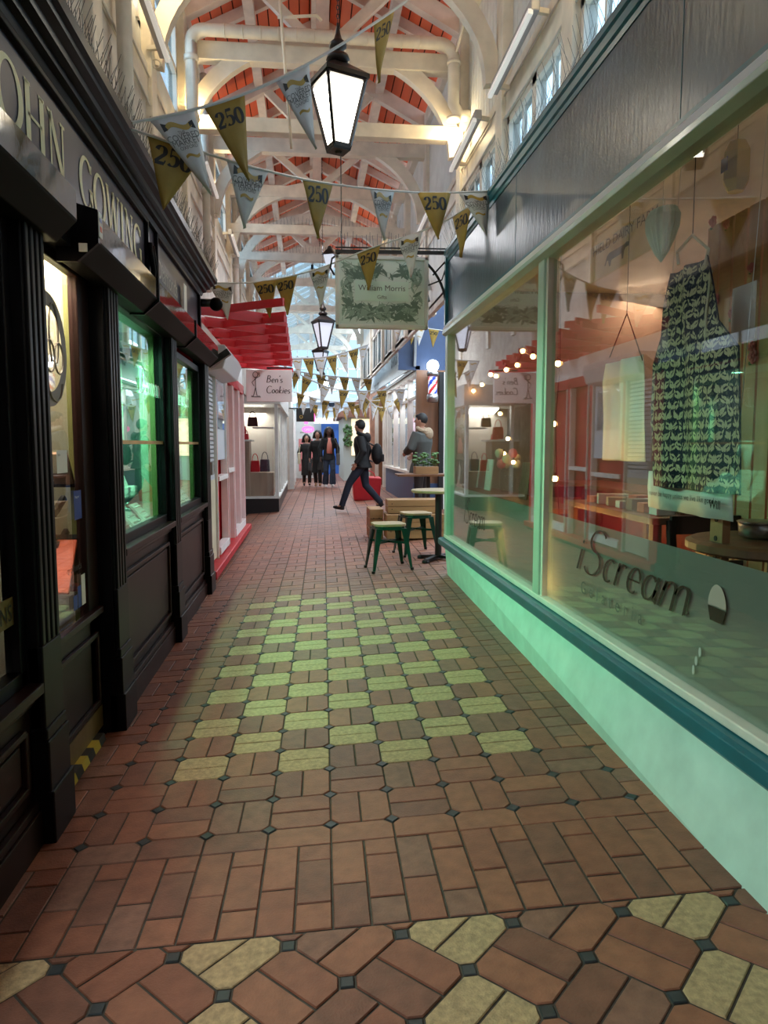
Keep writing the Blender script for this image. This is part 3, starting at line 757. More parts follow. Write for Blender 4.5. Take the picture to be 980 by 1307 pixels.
# security camera, black arm
t = thing('security_camera', 'small black dome security camera at the far end of the cornice', 'camera', (XF+.08, 6.66, 2.5))
MB().tube([(XF-.05, 6.64, 2.53), (XF+.05, 6.64, 2.53)], .035, 14).build('mount', 'iron', t, smooth=True); MB().ball((XF+.08, 6.64, 2.52), .06, 16).build('dome', 'housing', t, smooth=True)
solo(MB().bar((XF-.02, 6.80, 2.0), (XF+.17, 6.80, 2.13), .09, .06), 'floodlight', 'iron', 'black rectangular floodlight tilted up beside the red stall', 'light', bevel=.006)
m = MB()
for yy in (4.45, 4.52): m.tube([(XF-.03, yy+.03, 2.18), (XF-.02, yy+.03, 2.30), (XF-.02, yy-.01, 2.36), (XF-.03, yy-.01, 2.45)], .016, 8)
solo(m, 'cable_conduit', 'housing', 'grey cable conduit bending over the jeweller fascia between its two panels', 'conduit', smooth=True)
label = solo(MB().box(XF-.034, XF-.03, 5.62, 5.74, 2.2, 2.48), 'notice', 'paper', 'tall white notice with blue print on the second fascia panel of the jeweller', 'notice')
# bird spikes along the cornice
for k in range(8):
    ya = -.2+k*.86; m = MB()
    m.box(XF+.04, XF+.07, ya, ya+.84, 2.725, 2.73)
    for i in range(26):
        yy = ya+.84*(i+.5)/26
        for s in (-1, 0, 1): m.tube([(XF+.055, yy, 2.728), (XF+.055+.05*s+random.uniform(-.015, .015), yy+random.uniform(-.03, .03), 2.728+random.uniform(.11, .17))], .0015, 3, cap=False)
    solo(m, 'bird_spikes', 'spike', 'strip of wire bird spikes on the black cornice, %s strip along it' % ORD[k], 'bird spikes', 'bird spikes on the jeweller cornice')
# ------------------------------------------------------------------ right: gift and ice cream shop
XS = 1.266
rs = thing('gift_shopfront', 'slate blue and mint green shopfront with big plate glass windows over a pale mint plinth', 'shopfront', (XS, 3, .08))
ya, yb = -3.4, 6.42
def xb(y): return 1.266-(6.42-y)*.0211
pl = MB()
vs = [];
for y in (ya, 1.6, yb):
    vs += [(xb(y), y, fz(1.2, y)-.02), (1.238, y, .375), (1.40, y, .375), (1.40, y, fz(1.2, y)-.02)]
pl.add(vs, [(4*k+i, 4*k+(i+1) % 4, 4*k+4+(i+1) % 4, 4*k+4+i) for k in (0, 1) for i in range(4)]+[(3, 2, 1, 0), (8, 9, 10, 11)])
pl.build('plinth', 'mint_wall', rs)
MB().prism([(1.30, .37), (1.19, .377), (1.18, .39), (1.18, .433), (1.20, .442), (1.30, .445)], 'Y', ya, yb+.03).build('sill', 'teal', rs, bevel=.003)
MB().box(1.225, 1.30, ya, yb, .445, .476).build('bottom_rail', 'cream_white', rs, bevel=.005)
MB().prism([(1.30, 2.238), (1.236, 2.238), (1.225, 2.245), (1.205, 2.258), (1.205, 2.284), (1.30, 2.284)], 'Y', ya, yb+.03).build('top_rail', 'mint', rs, bevel=.003)
MB().box(1.212, 1.30, ya, yb+.02, 2.284, 2.315).build('white_fillet', 'bright_white', rs)
MB().box(1.225, 1.30, ya, yb+.02, 2.315, 2.335).box(1.235, 1.3, ya, yb+.02, 2.335, 2.352).build('lower_moulding', 'teal', rs)
MB().box(1.25, 1.31, ya, yb, 2.35, 2.95).build('fascia', 'slate', rs)
for y in (.6, 2.4, 4.33): MB().box(1.2485, 1.25, y, y+.004, 2.352, 2.88).build('fascia_joint', 'teal', rs)
MB().prism([(1.30, 2.88), (1.245, 2.88), (1.24, 2.90), (1.23, 2.91), (1.225, 2.94), (1.215, 2.95), (1.213, 2.972), (1.30, 2.98)], 'Y', ya, yb+.04).build('cornice', 'teal', rs)
MB().box(1.225, 1.30, ya, 4.15, 2.98, 2.995).build('cornice_cap', 'iron', rs)
MB().box(1.225, 1.31, yb-.0, yb+.05, 2.25, 2.975).build('corner_strip', 'teal', rs)
for a, b in ((yb-.10, yb), (3.72, 3.82), (-.5, -.4)):
    MB().box(1.228, 1.30, a, b, .47, 2.24).build('mullion', 'mint', rs, bevel=.006)
MB().box(1.24, 1.27, 3.69, 3.72, .47, 2.24).build('inner_frame', 'cream_white', rs)
for a, b in ((3.82, yb-.10), (-.4, 3.72), (-3.4, -.5)):
    MB().box(XS-.003, XS+.003, a, b, .47, 2.24).build('pane', 'clear_glass', rs)
# frosted film inside the panes, with cut out lettering laid over as clear glossy script
for a, b in ((3.82, yb-.10), (-.4, 3.70)):
    MB().box(XS+.006, XS+.009, a, b, .47, .925).build('frosted_film', 'film', rs)
mat('film_cut', (.035, .028, .022), .25)
v, f, w = pen('iScream', 1, thick=.075, thin=.03, slant=.35, gap=-.02)
sc = 1.02/w
words_on('film_lettering', rs, ([(a*sc, b*.21) for a, b in v], f), (XS-.004, 3.28, .70), (0, -1, 0), (0, 0, 1), 'film_cut')
words_on('film_lettering', rs, font_polys('Gelateria', .085, space=1.9), (XS-.004, 3.20, .595), (0, -1, 0), (0, 0, 1), 'grey_ink').data.materials[0] = mat('film_cut2', (.12, .125, .11), .3)
v, f, w = pen('iScream', 1, thick=.08, thin=.035, slant=.3); sc = .7/w
words_on('film_lettering', rs, ([(a*sc, b*.2) for a, b in v], f), (XS-.004, 5.75, .66), (0, -1, 0), (0, 0, 1), 'film_cut')
# ice cream scoop cut-out on the film
MB().add([(XS-.004, 2.085-.035, .73), (XS-.004, 2.085+.035, .73), (XS-.004, 2.085+.05, .775), (XS-.004, 2.085-.05, .775)], [(0, 1, 2, 3)]).build('film_cone', 'film_cut', rs)
MB().add([(XS-.004, 2.085+.05*math.cos(t), .778+.07*math.sin(t)) for t in [PI*i/12 for i in range(13)]], [tuple(range(13))]).build('film_scoop', mat('scoop', (.45, .38, .34), .5), rs)
for i, (y, z) in enumerate(((2.17, .61), (2.19, .575), (2.205, .54))):
    MB().add([(XS-.004, y+.008*math.cos(t), z+.016*math.sin(t)) for t in [2*PI*i/12 for i in range(12)]], [tuple(range(12))]).build('film_dot', 'film_dot' if 'film_dot' in MT else mat('film_dot', (.5, .52, .48), .5), rs)
# interior
ri = MB(); ri.box(XS+.02, 4.2, -1, 6.3, .06, .08)
struct(ri, 'floor', ['wood'])
mat('inner_wall', (.27, .19, .15), .7, var=.15, nscale=3)
struct(MB().box(3.6, 3.7, -1, 6.3, .05, 2.9), 'wall_right', ['inner_wall'])
struct(MB().box(XS+.03, 4.2, 6.30, 6.40, .1, 2.9), 'wall_back', ['inner_wall'])
struct(MB().box(XS+.03, 4.2, -1.1, -1.0, .1, 2.9), 'wall_front', ['inner_wall'])
struct(MB().box(XS+.05, 4.2, -1.1, 6.4, 2.62, 2.66), 'ceiling', ['cream_white'])
mat('red_counter', (.24, .03, .02), .4, var=.2)
t = thing('counter', 'long dark red wooden counter inside the gift shop', 'counter', (2.5, 4.8, .08))
MB().box(2.25, 2.6, 3.4, 6.2, .08, .93).build('body', 'red_counter', t); MB().box(2.2, 2.65, 3.35, 6.25, .93, .965).build('worktop', 'wood', t, bevel=.005)
for k in range(3): MB().box(2.235, 2.25, 3.5+k*.9, 4.25+k*.9, .2, .84).build('panel', 'red_counter', t, bevel=.01)
# dark red back shelving
t = thing('shelving', 'tall dark red shelving unit against the gift shop wall', 'shelving', (3.3, 4.6, .08))
m = MB(); m.box(3.3, 3.58, 3.2, 3.24, .08, 2.3); m.box(3.3, 3.58, 6.16, 6.2, .08, 2.3); m.box(3.55, 3.58, 3.2, 6.2, .08, 2.3); m.build('carcass', 'red_counter', t)
for z in (.5, .95, 1.35, 1.75, 2.2): MB().box(3.3, 3.58, 3.2, 6.2, z, z+.03).build('shelf_board', 'red_counter', t)
rg = random.Random(11); n = 0
CN = {'orange': 'orange', 'mint': 'mint green', 'gold_cloth': 'mustard', 'paper': 'white', 'blue_label': 'dark blue', 'bright_red': 'bright red', 'leaf': 'dark green', 'velvet': 'pale grey'}
cols = ['orange', 'mint', 'gold_cloth', 'paper', 'blue_label', 'bright_red', 'leaf', 'velvet']
for z in (.98, 1.38, 1.78):
    yy = 3.35; n = 0
    while yy < 6.05:
        h = rg.uniform(.12, .28); w = rg.uniform(.06, .14); n += 1; cj = rg.choice(cols)
        o = solo(MB().lathe([(w/2*.8, 0), (w/2, .02), (w/2*.9, h*.6), (w/2*.4, h*.85), (w/2*.45, h)], (3.42, yy, z+.001), 10), 'gift_jar', cj, '%s jar, number %d along the %s red shelf' % (CN[cj], n, {.98: 'lowest', 1.38: 'middle', 1.78: 'upper'}[z]), 'jar', 'gift jars on the red shelving', smooth=True)
        yy += w+rg.uniform(.03, .12)
# boxes on a glass table by the window
t = thing('display_table', 'low wooden display table behind the window next to the mullion', 'table', (1.75, 4.2, .08))
MB().box(1.5, 2.05, 3.0, 4.1, .93, .96).build('tabletop', 'wood', t, bevel=.004)
for x in (1.54, 2.0):
    for y in (3.05, 4.05): MB().box(x-.02, x+.02, y-.02, y+.02, .08, .93).build('leg', 'wood', t)
for k in range(14):
    a = k % 7; b = k//7
    o = MB().box(-.045, .045, -.035, .035, 0, .035+.01*(k % 3)); o = o.build('gift_box', ['paper', 'orange', 'wood', 'paper', 'cream'][k % 5], bevel=.002)
    o.location = (1.62+.13*b, 3.15+a*.125, .961); o.rotation_euler.z = rg.uniform(-.3, .3)
    tag(o, 'small boxed sweets on the window table, %s box of the %s row' % (ORD[a], ['front', 'back'][b]), 'box', 'boxes on the window table')
# apron with leaf pattern
def pattern_mat(name, base, fg, sc=9):
    m = bpy.data.materials.new(name); m.use_nodes = True; nt = m.node_tree; N = nt.nodes; L = nt.links; b = N['Principled BSDF']; b.inputs['Roughness'].default_value = .8
    tc = N.new('ShaderNodeTexCoord'); sp = N.new('ShaderNodeSeparateXYZ'); L.new(tc.outputs['Object'], sp.inputs[0])
    ab = N.new('ShaderNodeMath'); ab.operation = 'PINGPONG'; ab.inputs[1].default_value = .13; L.new(sp.outputs[1], ab.inputs[0])
    pz = N.new('ShaderNodeMath'); pz.operation = 'WRAP'; pz.inputs[1].default_value = 0; pz.inputs[2].default_value = .36; L.new(sp.outputs[2], pz.inputs[0])
    cb = N.new('ShaderNodeCombineXYZ'); L.new(ab.outputs[0], cb.inputs[0]); L.new(pz.outputs[0], cb.inputs[1])
    nz = N.new('ShaderNodeTexNoise'); nz.inputs['Scale'].default_value = 14; L.new(cb.outputs[0], nz.inputs[0])
    mx0 = N.new('ShaderNodeMix'); mx0.data_type = 'RGBA'; mx0.inputs[0].default_value = .06; L.new(cb.outputs[0], mx0.inputs[6]); L.new(nz.outputs[1], mx0.inputs[7])
    vo = N.new('ShaderNodeTexVoronoi'); vo.feature = 'DISTANCE_TO_EDGE'; vo.inputs['Scale'].default_value = sc*3; L.new(mx0.outputs[2], vo.inputs[0])
    wv = N.new('ShaderNodeTexWave'); wv.inputs['Scale'].default_value = sc*1.3; wv.inputs['Distortion'].default_value = 7; wv.inputs['Detail'].default_value = 1.5; L.new(mx0.outputs[2], wv.inputs[0])
    g1 = N.new('ShaderNodeMath'); g1.operation = 'GREATER_THAN'; g1.inputs[1].default_value = .2; L.new(vo.outputs[0], g1.inputs[0])
    g2 = N.new('ShaderNodeMath'); g2.operation = 'GREATER_THAN'; g2.inputs[1].default_value = .36; L.new(wv.outputs[1], g2.inputs[0])
    mu = N.new('ShaderNodeMath'); mu.operation = 'MULTIPLY'; L.new(g1.outputs[0], mu.inputs[0]); L.new(g2.outputs[0], mu.inputs[1])
    mx = N.new('ShaderNodeMix'); mx.data_type = 'RGBA'; mx.inputs[6].default_value = (*base, 1); mx.inputs[7].default_value = (*fg, 1)
    L.new(mu.outputs[0], mx.inputs[0]); L.new(mx.outputs[2], b.inputs['Base Color']); MT[name] = m; return m
pattern_mat('leafy_cloth', (.010, .014, .040), (.10, .10, .09), 20)
def cloth(name, outline, X, m, parent, wav=.012, n=1):
    """outline: list of (z, y0, y1); a hanging cloth in the plane of the window"""
    vs = []; fs = []; K = 14
    for z, y0, y1 in outline:
        for k in range(K+1):
            u = k/K; vs.append((X+wav*math.sin(u*11+z*3)+.006*math.sin(u*23), y0+(y1-y0)*u, z))
    for i in range(len(outline)-1):
        for k in range(K): fs.append((i*(K+1)+k, i*(K+1)+k+1, (i+1)*(K+1)+k+1, (i+1)*(K+1)+k))
    return MB().add(vs, fs).build(name, m, parent, smooth=True, solid=.003)
XA = 1.40
p = lambda px, py: atX(px, py, XA)
t = thing('apron', 'navy apron with a dense pale leaf pattern hanging in the nearest window', 'apron', p(880, 640))
# outline rows from pixel pairs converted to the cloth's plane
rows = [((858, 338), (908, 338)), ((850, 380), (915, 375)), ((848, 420), (920, 418)), ((838, 455), (945, 455)), ((835, 520), (944, 520)), ((835, 580), (943, 585)), ((835, 622), (942, 630))]
ol = []
for a, b in rows:
    A, B = p(*a), p(*b); ol.append(((A.z+B.z)/2, A.y, B.y))
sk = cloth('skirt', ol, XA, 'leafy_cloth', t, .014)
zz_ = [o_[0] for o_ in ol]
def on_apron(u, v):
    z = zz_[0]+(zz_[-1]-zz_[0])*v
    for i in range(len(ol)-1):
        if ol[i][0] >= z >= ol[i+1][0]:
            f_ = (ol[i][0]-z)/(ol[i][0]-ol[i+1][0]+1e-9); y0_ = ol[i][1]+(ol[i+1][1]-ol[i][1])*f_; y1_ = ol[i][2]+(ol[i+1][2]-ol[i][2])*f_; break
    else: y0_, y1_ = ol[-1][1], ol[-1][2]
    return y0_, y1_, z
lf = MB(); ra = random.Random(12)
H_ap = zz_[0]-zz_[-1]
def leafshape(cy, cz, a, L_, bend):
    w_ = L_*.2; pts_ = [(0, 0), (.2, .75), (.45, 1), (.75, .6), (1, 0), (.75, -.6), (.45, -1), (.2, -.75)]
    vs = []
    for p0, p1 in pts_:
        A_ = p0*L_; B_ = p1*w_+bend*L_*(p0**2)
        y_ = cy+A_*math.cos(a)-B_*math.sin(a); z_ = cz+A_*math.sin(a)+B_*math.cos(a)
        v_ = (zz_[0]-z_)/H_ap
        if not 0 < v_ < 1: return
        y0_, y1_, _ = on_apron(0, v_)
        u_ = (y_-y0_)/(y1_-y0_)
        if not 0.0 < u_ < 1.0: return
        vs.append((XA+.014*math.sin(u_*11+z_*3)+.006*math.sin(u_*23)-.0035-.0006*(len(lf.f) % 3), y_, z_))
    lf.add(vs, [tuple(range(8))], 0)
ym = (ol[3][1]+ol[3][2])/2
for row in range(29):
    z0_ = zz_[0]-row*.040
    for kk in range(-6, 7):
        yc_ = ym+kk*.058+(.029 if row % 2 else 0)+ra.uniform(-.004, .004)
        for sgn in (-1, 1):
            for (dy, dz, a, L_, b_0) in ((.004, .0, 70, .055, .3), (.012, .01, 25, .05, .35), (.01, -.015, -20, .05, -.3), (.006, -.03, -65, .045, .25), (.03, .03, 100, .035, -.4), (.035, -.03, -110, .035, .4)):
                a_r = R(a+ra.uniform(-14, 14)); a_r = a_r if sgn > 0 else PI-a_r; leafshape(yc_+sgn*dy*.7, z0_+dz*.7, a_r, L_*.48*ra.uniform(.7, 1.25), b_0*sgn)
lf.build('leaf_print', mat('leaf_gold', (.62, .56, .36), .8), t)
nk = MB(); A, B, D_ = p(866, 338), p(900, 338), p(884, 300)
nk.tube([A, p(864, 322), D_], .006, 6); nk.tube([B, p(904, 318), D_], .006, 6); nk.build('neck_strap', 'cream', t)
A, B = p(908, 345), p(900, 470); MB().tube([A, p(901, 400), B], .005, 6).build('waist_tie', 'cream', t)
hk = solo(MB().tube([D_, (D_.x, D_.y, 2.62)], .002, 5), 'hanging_wire', 'iron', 'thin wire holding up the leafy apron from the shop ceiling', 'wire')
XB = 1.45; p = lambda px, py: atX(px, py, XB)
t = thing('tea_towel', 'white tea towel with a printed motto hanging below the leafy apron', 'tea towel', p(885, 655))
ol = []
for a, b in [((835, 600), (940, 610)), ((833, 622), (940, 630)), ((833, 650), (941, 662))]:
    A, B = p(*a), p(*b); ol.append(((A.z+B.z)/2, A.y, B.y))
cloth('towel', ol, XB-.02, 'paper', t, .01)
A = p(838, 600); B = p(938, 610); MB().tube([A, (1.52, A.y, 2.62)], .0015, 4).build('hanging_thread', 'white', t); MB().tube([B, (1.52, B.y, 2.62)], .0015, 4).build('hanging_thread', 'white', t)
A = p(840, 630); words_on('print', t, font_polys('never be happy unless we live like good', .030), (XB-.04, A.y, A.z-.004), (0, -1, 0), (0, 0, 1), 'ink')
A = p(918, 648); words_on('print', t, font_polys('Will', .042, bold=.001), (XB-.04, A.y, A.z), (0, -1, 0), (0, 0, 1), 'ink')
# second tea towel
XT = 1.60; p = lambda px, py: atX(px, py, XT)
t = thing('tea_towel', 'plain cream tea towel pegged up to the left of the leafy apron', 'tea towel', p(800, 585))
ol = []
for a, b in [((776, 455), (822, 462)), ((772, 480), (824, 485)), ((773, 530), (822, 535)), ((770, 585), (822, 592))]:
    A, B = p(*a), p(*b); ol.append(((A.z+B.z)/2, A.y, B.y))
cloth('towel', ol, XT, 'cream_white', t, .012)
A, B = p(778, 456), p(800, 400); C_ = p(820, 460)
MB().tube([A, B, C_], .003, 5).tube([B, (B.x, B.y, 2.62)], .002, 5).build('hanger', 'iron', t)
# honeycomb paper heart
c = atX(845, 295, 1.42)
t = thing('paper_balloon', 'mint green honeycomb paper heart hanging in the window', 'paper balloon', c)
m = MB(); prof = [(.004, -.12), (.035, -.085), (.065, -.035), (.085, .01), (.088, .05), (.07, .08), (.03, .085), (.005, .06)]
for k in range(18):
    a = 2*PI*k/18
    for j_ in range(len(prof)-1):
        r0, z0 = prof[j_]; r1, z1 = prof[j_+1]; a2 = a+2*PI/18; am = a+PI/18
        P = [(c.x+r0*math.cos(a)*.6, c.y+r0*math.sin(a), c.z+z0), (c.x+r0*1.1*math.cos(am)*.6, c.y+r0*1.1*math.sin(am), c.z+z0), (c.x+r1*1.1*math.cos(am)*.6, c.y+r1*1.1*math.sin(am), c.z+z1), (c.x+r1*math.cos(a)*.6, c.y+r1*math.sin(a), c.z+z1),
             (c.x+r0*math.cos(a2)*.6, c.y+r0*math.sin(a2), c.z+z0), (c.x+r1*math.cos(a2)*.6, c.y+r1*math.sin(a2), c.z+z1)]
        m.add(P, [(0, 1, 2, 3), (1, 4, 5, 2)])
m.build('heart', mat('honeycomb', (.50, .84, .80), .6), t)
MB().tube([(c.x, c.y, c.z+.08), (c.x, c.y, 2.62)], .0015, 4).build('string', 'white', t)
# dairy farm sign
A, B = atX(757, 322, 1.95), atX(838, 322, 1.95)
t = thing('dairy_sign', 'cream wooden sign with a cow silhouette and capital lettering high inside the shop', 'sign', (1.95, (A.y+B.y)/2, A.z-.2))
MB().box(1.95, 1.965, B.y-.05, A.y+.05, A.z-.20, A.z+.05).build('board', 'cream', t)
s_ = (A.y-B.y); fp = font_polys('HIELD DAIRY FARM', 1); wd = max(x for x, y in fp[0])
words_on('lettering', t, ([(a/wd*s_, b*.085) for a, b in fp[0]], fp[1]), (1.948, A.y, A.z-.035), (0, -1, 0), (0, 0, 1), 'ink')
cow = [(0, .2), (.1, .8), (.2, .95), (.8, .9), (.9, 1.0), (1.0, .85), (1.0, .65), (.86, .65), (.8, .45), (.78, 0), (.72, 0), (.70, .4), (.3, .38), (.26, 0), (.2, 0), (.16, .45), (.1, .5), (.06, .2)]
MB().add([(1.948, A.y-.2-s_*.4*(a), A.z-.16+b*.09) for a, b in cow], [tuple(range(len(cow)))]).build('cow_silhouette', 'ink', t)
# pallet board with paper roses, at the right
mat('pallet', (.50, .26, .14), .6, var=.25, nscale=6, stretch=(1, 1, .2))
A, B = atX(905, 240, 1.9), atX(990, 460, 1.9)
t = thing('slatted_screen', 'warm wooden slatted screen with roses pinned to it, right of the apron', 'screen', (1.9, (A.y+B.y)/2, .1))
y_ = A.y
k = 0
while y_ > 1.9:
    MB().box(1.90, 1.915, y_-.10, y_-.008, .08, 2.3).build('slat', 'pallet', t); y_ -= .108; k += 1
mat('rose_pink', (.62, .16, .18), .6); mat('rose_deep', (.40, .05, .07), .6)
rr = random.Random(5)
rpos = sorted([(rr.uniform(280, 500), rr.uniform(895, 965)) for _ in range(12)])
for k, (py_, px_) in enumerate(rpos):
    c = atX(px_, py_, 1.892)
    t = thing('paper_rose', 'pink paper rose pinned to the slatted screen, %s from the top' % ORD[k].replace('nearest', 'first'), 'flower', c, 'paper roses on the slatted screen')
    m = MB(); r0 = rr.uniform(.016, .026)
    for j_ in range(3):
        for i in range(5):
            a = 2*PI*i/5+j_*.6; rr_ = r0*(1-.28*j_); m.ball((c.x-.008*j_, c.y+rr_*.7*math.cos(a), c.z+rr_*.7*math.sin(a)), rr_*.62, 7, sc=(.4, 1, 1))
    m.build('petals', rr.choice(['rose_pink', 'rose_deep', 'rose_pink']), t, smooth=True)
    MB().ball((c.x+.01, c.y+r0*1.2, c.z-r0), r0*.7, 6, sc=(.3, 1, .6)).build('leaf', 'leaf', t)
c = atX(940, 213, 1.6)
t = thing('tin_lantern', 'yellow faceted hanging tin high at the right of the window', 'tin', c)
MB().lathe([(.03, -.09), (.05, -.05), (.05, .05), (.03, .09)], c, 6).build('body', 'hazard_yellow', t); MB().box(c.x-.05, c.x-.048, c.y-.02, c.y+.02, c.z-.02, c.z+.03).build('label', 'blue_label', t)
MB().tube([(c.x, c.y, c.z+.09), (c.x, c.y, 2.62)], .0015, 4).build('string', 'iron', t)
# postcard stand, wooden ladder shelf, round table
c = atX(948, 400, 1.55)
solo(MB().box(c.x, c.x+.003, c.y-.07, c.y+.07, c.z-.1, c.z+.1), 'picture_card', 'paper', 'white card with small drawings at the right of the apron', 'card')
A = atX(917, 680, 1.5)
t = thing('ladder_shelf', 'pale wooden shelf upright with peg holes under the tea towel', 'shelf', (1.5, A.y, .08))
MB().box(1.49, 1.52, A.y-.04, A.y+.04, .08, A.z+.1).build('upright', 'pale_wood', t)
for k in range(5): MB().tube([(1.487, A.y, A.z+.05-.07*k), (1.492, A.y, A.z+.05-.07*k)], .010, 8).build('hole', 'ink', t)
A = atX(955, 690, 1.7)
t = thing('cafe_table', 'round wooden cafe table inside the window, at the right', 'table', (1.75, A.y, .08))
MB().lathe([(.30, 0), (.32, .01), (.32, .035), (.30, .045)], (1.75, A.y-.1, A.z-.03), 28).build('tabletop', 'wood', t); MB().lathe([(.16, 0), (.16, .02), (.03, .05), (.03, A.z-.1), (.1, A.z-.08)], (1.75, A.y-.1, .08), 16).build('pedestal', 'iron', t)
t = thing('metal_dish', 'shallow silver dish on the round cafe table inside the window', 'dish', (1.72, A.y, A.z+.02))
MB().lathe([(.06, 0), (.08, .01), (.085, .06), (.08, .06), (.07, .015)], (1.72, A.y-.05, A.z+.016), 20).build('bowl', 'steel', t, smooth=True); MB().lathe([(.083, .058), (.09, .062), (.083, .066)], (1.72, A.y-.05, A.z+.016), 20).build('rim', 'steel', t, smooth=True)
def chair(x, y, rz, lab):
    t = thing('cafe_chair', lab, 'chair', (x, y, .081), 'black chairs inside the gift shop')
    MB().box(x-.19, x+.19, y-.19, y+.19, .51, .54).build('seat', 'iron', t, bevel=.01)
    for sx in (-1, 1):
        for sy in (-1, 1): MB().bar((x+.17*sx, y+.17*sy, .52), (x+.2*sx, y+.2*sy, .083), .03, .03).build('leg', 'iron', t)
    m = MB(); m.bar((x-.17, y+.18, .52), (x-.17, y+.24, .95), .03, .03); m.bar((x+.17, y+.18, .52), (x+.17, y+.24, .95), .03, .03); m.bar((x-.17, y+.24, .93), (x+.17, y+.24, .93), .02, .08); m.bar((x-.17, y+.21, .75), (x+.17, y+.21, .75), .02, .05); m.build('backrest', 'iron', t)
chair(1.75, 2.75, 0, 'black cafe chair standing behind the frosted film near the apron'); chair(1.90, 5.0, 0, 'black cafe chair standing in the far pane of the gift shop')
# bulbs: warm string lights
mat('bulb', (1, .8, .5), .3, emit=(1, .55, .18), es=30)
def bulb(px, py, X, lab, grp='warm bulbs of the string lights'):
    c = atX(px, py, X)
    t = thing('light_bulb', lab, 'light bulb', c, grp)
    MB().ball(c, .016, 10).build('glass_bulb', 'bulb', t, smooth=True); MB().lathe([(.007, .013), (.008, .035)], c, 8).build('socket', 'iron', t)
    return c
pts = []
for k, (a, b) in enumerate(((604, 499), (615, 491), (626, 478), (633, 480), (646, 472), (660, 466), (667, 448), (680, 455), (690, 450))):
    pts.append(bulb(a, b, 1.45, 'small warm bulb strung across the far pane, %s from its far end' % ORD[k]))
solo(MB().tube(pts, .003, 5), 'light_cable', 'iron', 'dark cable carrying the warm bulbs across the far pane', 'cable')
pts = []
for k, (a, b) in enumerate(((712, 464), (706, 541), (708, 611), (712, 683), (716, 742))):
    pts.append(bulb(a, b, 1.34, 'warm bulb hanging beside the window mullion, %s from the top' % ORD[k].replace('nearest', 'first'), 'warm bulbs beside the mullion'))
solo(MB().tube([(pts[0].x, pts[0].y, 2.6)]+[v+Vector((.012, 0, 0)) for v in pts], .0025, 5), 'light_cable', 'iron', 'dark cable carrying the bulbs down beside the mullion', 'cable')
for k, (a, b) in enumerate(((643, 579), (655, 590), (648, 560), (638, 528))):
    bulb(a, b, 1.6, 'warm bulb glowing low in the far pane, %s of the cluster' % ORD[k].replace('nearest', 'first'), 'warm bulbs low in the far pane')
for (a, b, X_, pw_) in ((712, 683, 1.34, 3.5), (718, 742, 1.34, 3.5), (657, 690, 1.36, 3.5), (648, 645, 1.4, 1.5)):
    c = atX(a, b, X_); point('bulb_light', c+Vector((.0, .0, 0)), pw_, (1, .62, .2), .02)
bulb(657, 688, 1.36, 'warm bulb glowing behind the frosted film of the far pane')
# glass vase with flowers in the far pane
c = atX(648, 620, 1.62)
t = thing('flower_vase', 'glass vase of pink flowers lit from inside in the far pane', 'vase', c)
MB().lathe([(.05, -.05), (.07, -.02), (.07, .12), (.05, .15)], c, 16).build('vase', 'clear_glass', t, smooth=True)
for i in range(9):
    a = 2*PI*i/9; MB().ball((c.x+.07*math.cos(a), c.y+.09*math.sin(a), c.z+.22+.05*math.sin(3*a)), .04, 8).build('flower', 'rose_pink' if i % 2 else 'cream', t, smooth=True)
t = thing('window_shelf', 'wooden shelf board running inside the far pane', 'shelf', (1.6, 5.1, .95)); MB().box(1.38, 1.65, 4.15, 6.25, c.z-.08, c.z-.05).build('shelf_board', 'wood', t); MB().box(1.6, 1.65, 4.15, 4.2, .08, c.z-.08).build('leg', 'wood', t); MB().box(1.6, 1.65, 6.2, 6.25, .08, c.z-.08).build('leg', 'wood', t)
zsh = c.z-.05
for k, (px_, lab) in enumerate(((622, 'second'), (668, 'nearest'), (606, 'third'))):
    c = atX(px_, 590, 1.5)
    solo(MB().bar((c.x, c.y, zsh+.002), (c.x+.03, c.y, zsh+.26), .19, .012, (1, 0, 0)), 'framed_print', ['paper', 'wood', 'velvet'][k], 'upright framed print standing in the far pane, %s print' % lab, 'picture', bevel=.003)
# hanging sign bracket and sign
SY = 6.46
t = thing('sign_bracket', 'black iron bracket with scrolls and a spiked top bar at the shop corner', 'bracket', (1.25, SY, 2.5))
m = MB(); A, B = at(428, 321, SY), at(568, 323, SY); m.bar(A, B, .025, .03); m.bar((A.x, SY, A.z+.035), (B.x, SY, B.z+.035), .01, .012)
pts = [(1.22, SY, A.z-.55)]+[(1.24-.42*math.sin(a)*1.0+.0, SY, A.z-.45+.43*(1-math.cos(a))) for a in [R(i*7.5) for i in range(13)]]
pts = [(1.245-.40*(1-math.cos(R(a))), SY, A.z-.5+.5*math.sin(R(a))) for a in range(0, 91, 6)]
m.tube(pts, .012, 8); m.bar((1.245, SY, A.z-.62), (1.245, SY, A.z+.05), .03, .03)
m.tube([(1.12, SY, A.z-.18), (1.24, SY, A.z-.05)], .008, 6); m.tube([(1.0, SY, A.z-.3), (1.2, SY, A.z-.22), (1.24, SY, A.z-.1)], .007, 6)
m.tube([(A.x+.05, SY, A.z), (A.x-.03, SY, A.z-.06), (A.x-.045, SY, A.z-.14), (A.x-.01, SY, A.z-.2)], .009, 6)
m.build('iron_frame', 'iron', t)
m = MB()
for i in range(30):
    x = A.x+.02+(B.x-A.x-.06)*i/29; m.tube([(x, SY, A.z+.03), (x+random.uniform(-.01, .01), SY+random.uniform(-.03, .03), A.z+random.uniform(.14, .18))], .002, 4)
m.build('spikes', 'spike', t)
A, B = at(427.5, 319+5, SY), at(545.5, 421, SY)
t = thing('hanging_sign', 'square hanging sign with a willow leaf border reading William Morris Gifts', 'sign', ((A.x+B.x)/2, SY, B.z))
x0, x1, z0, z1 = A.x, B.x, B.z, A.z-.01
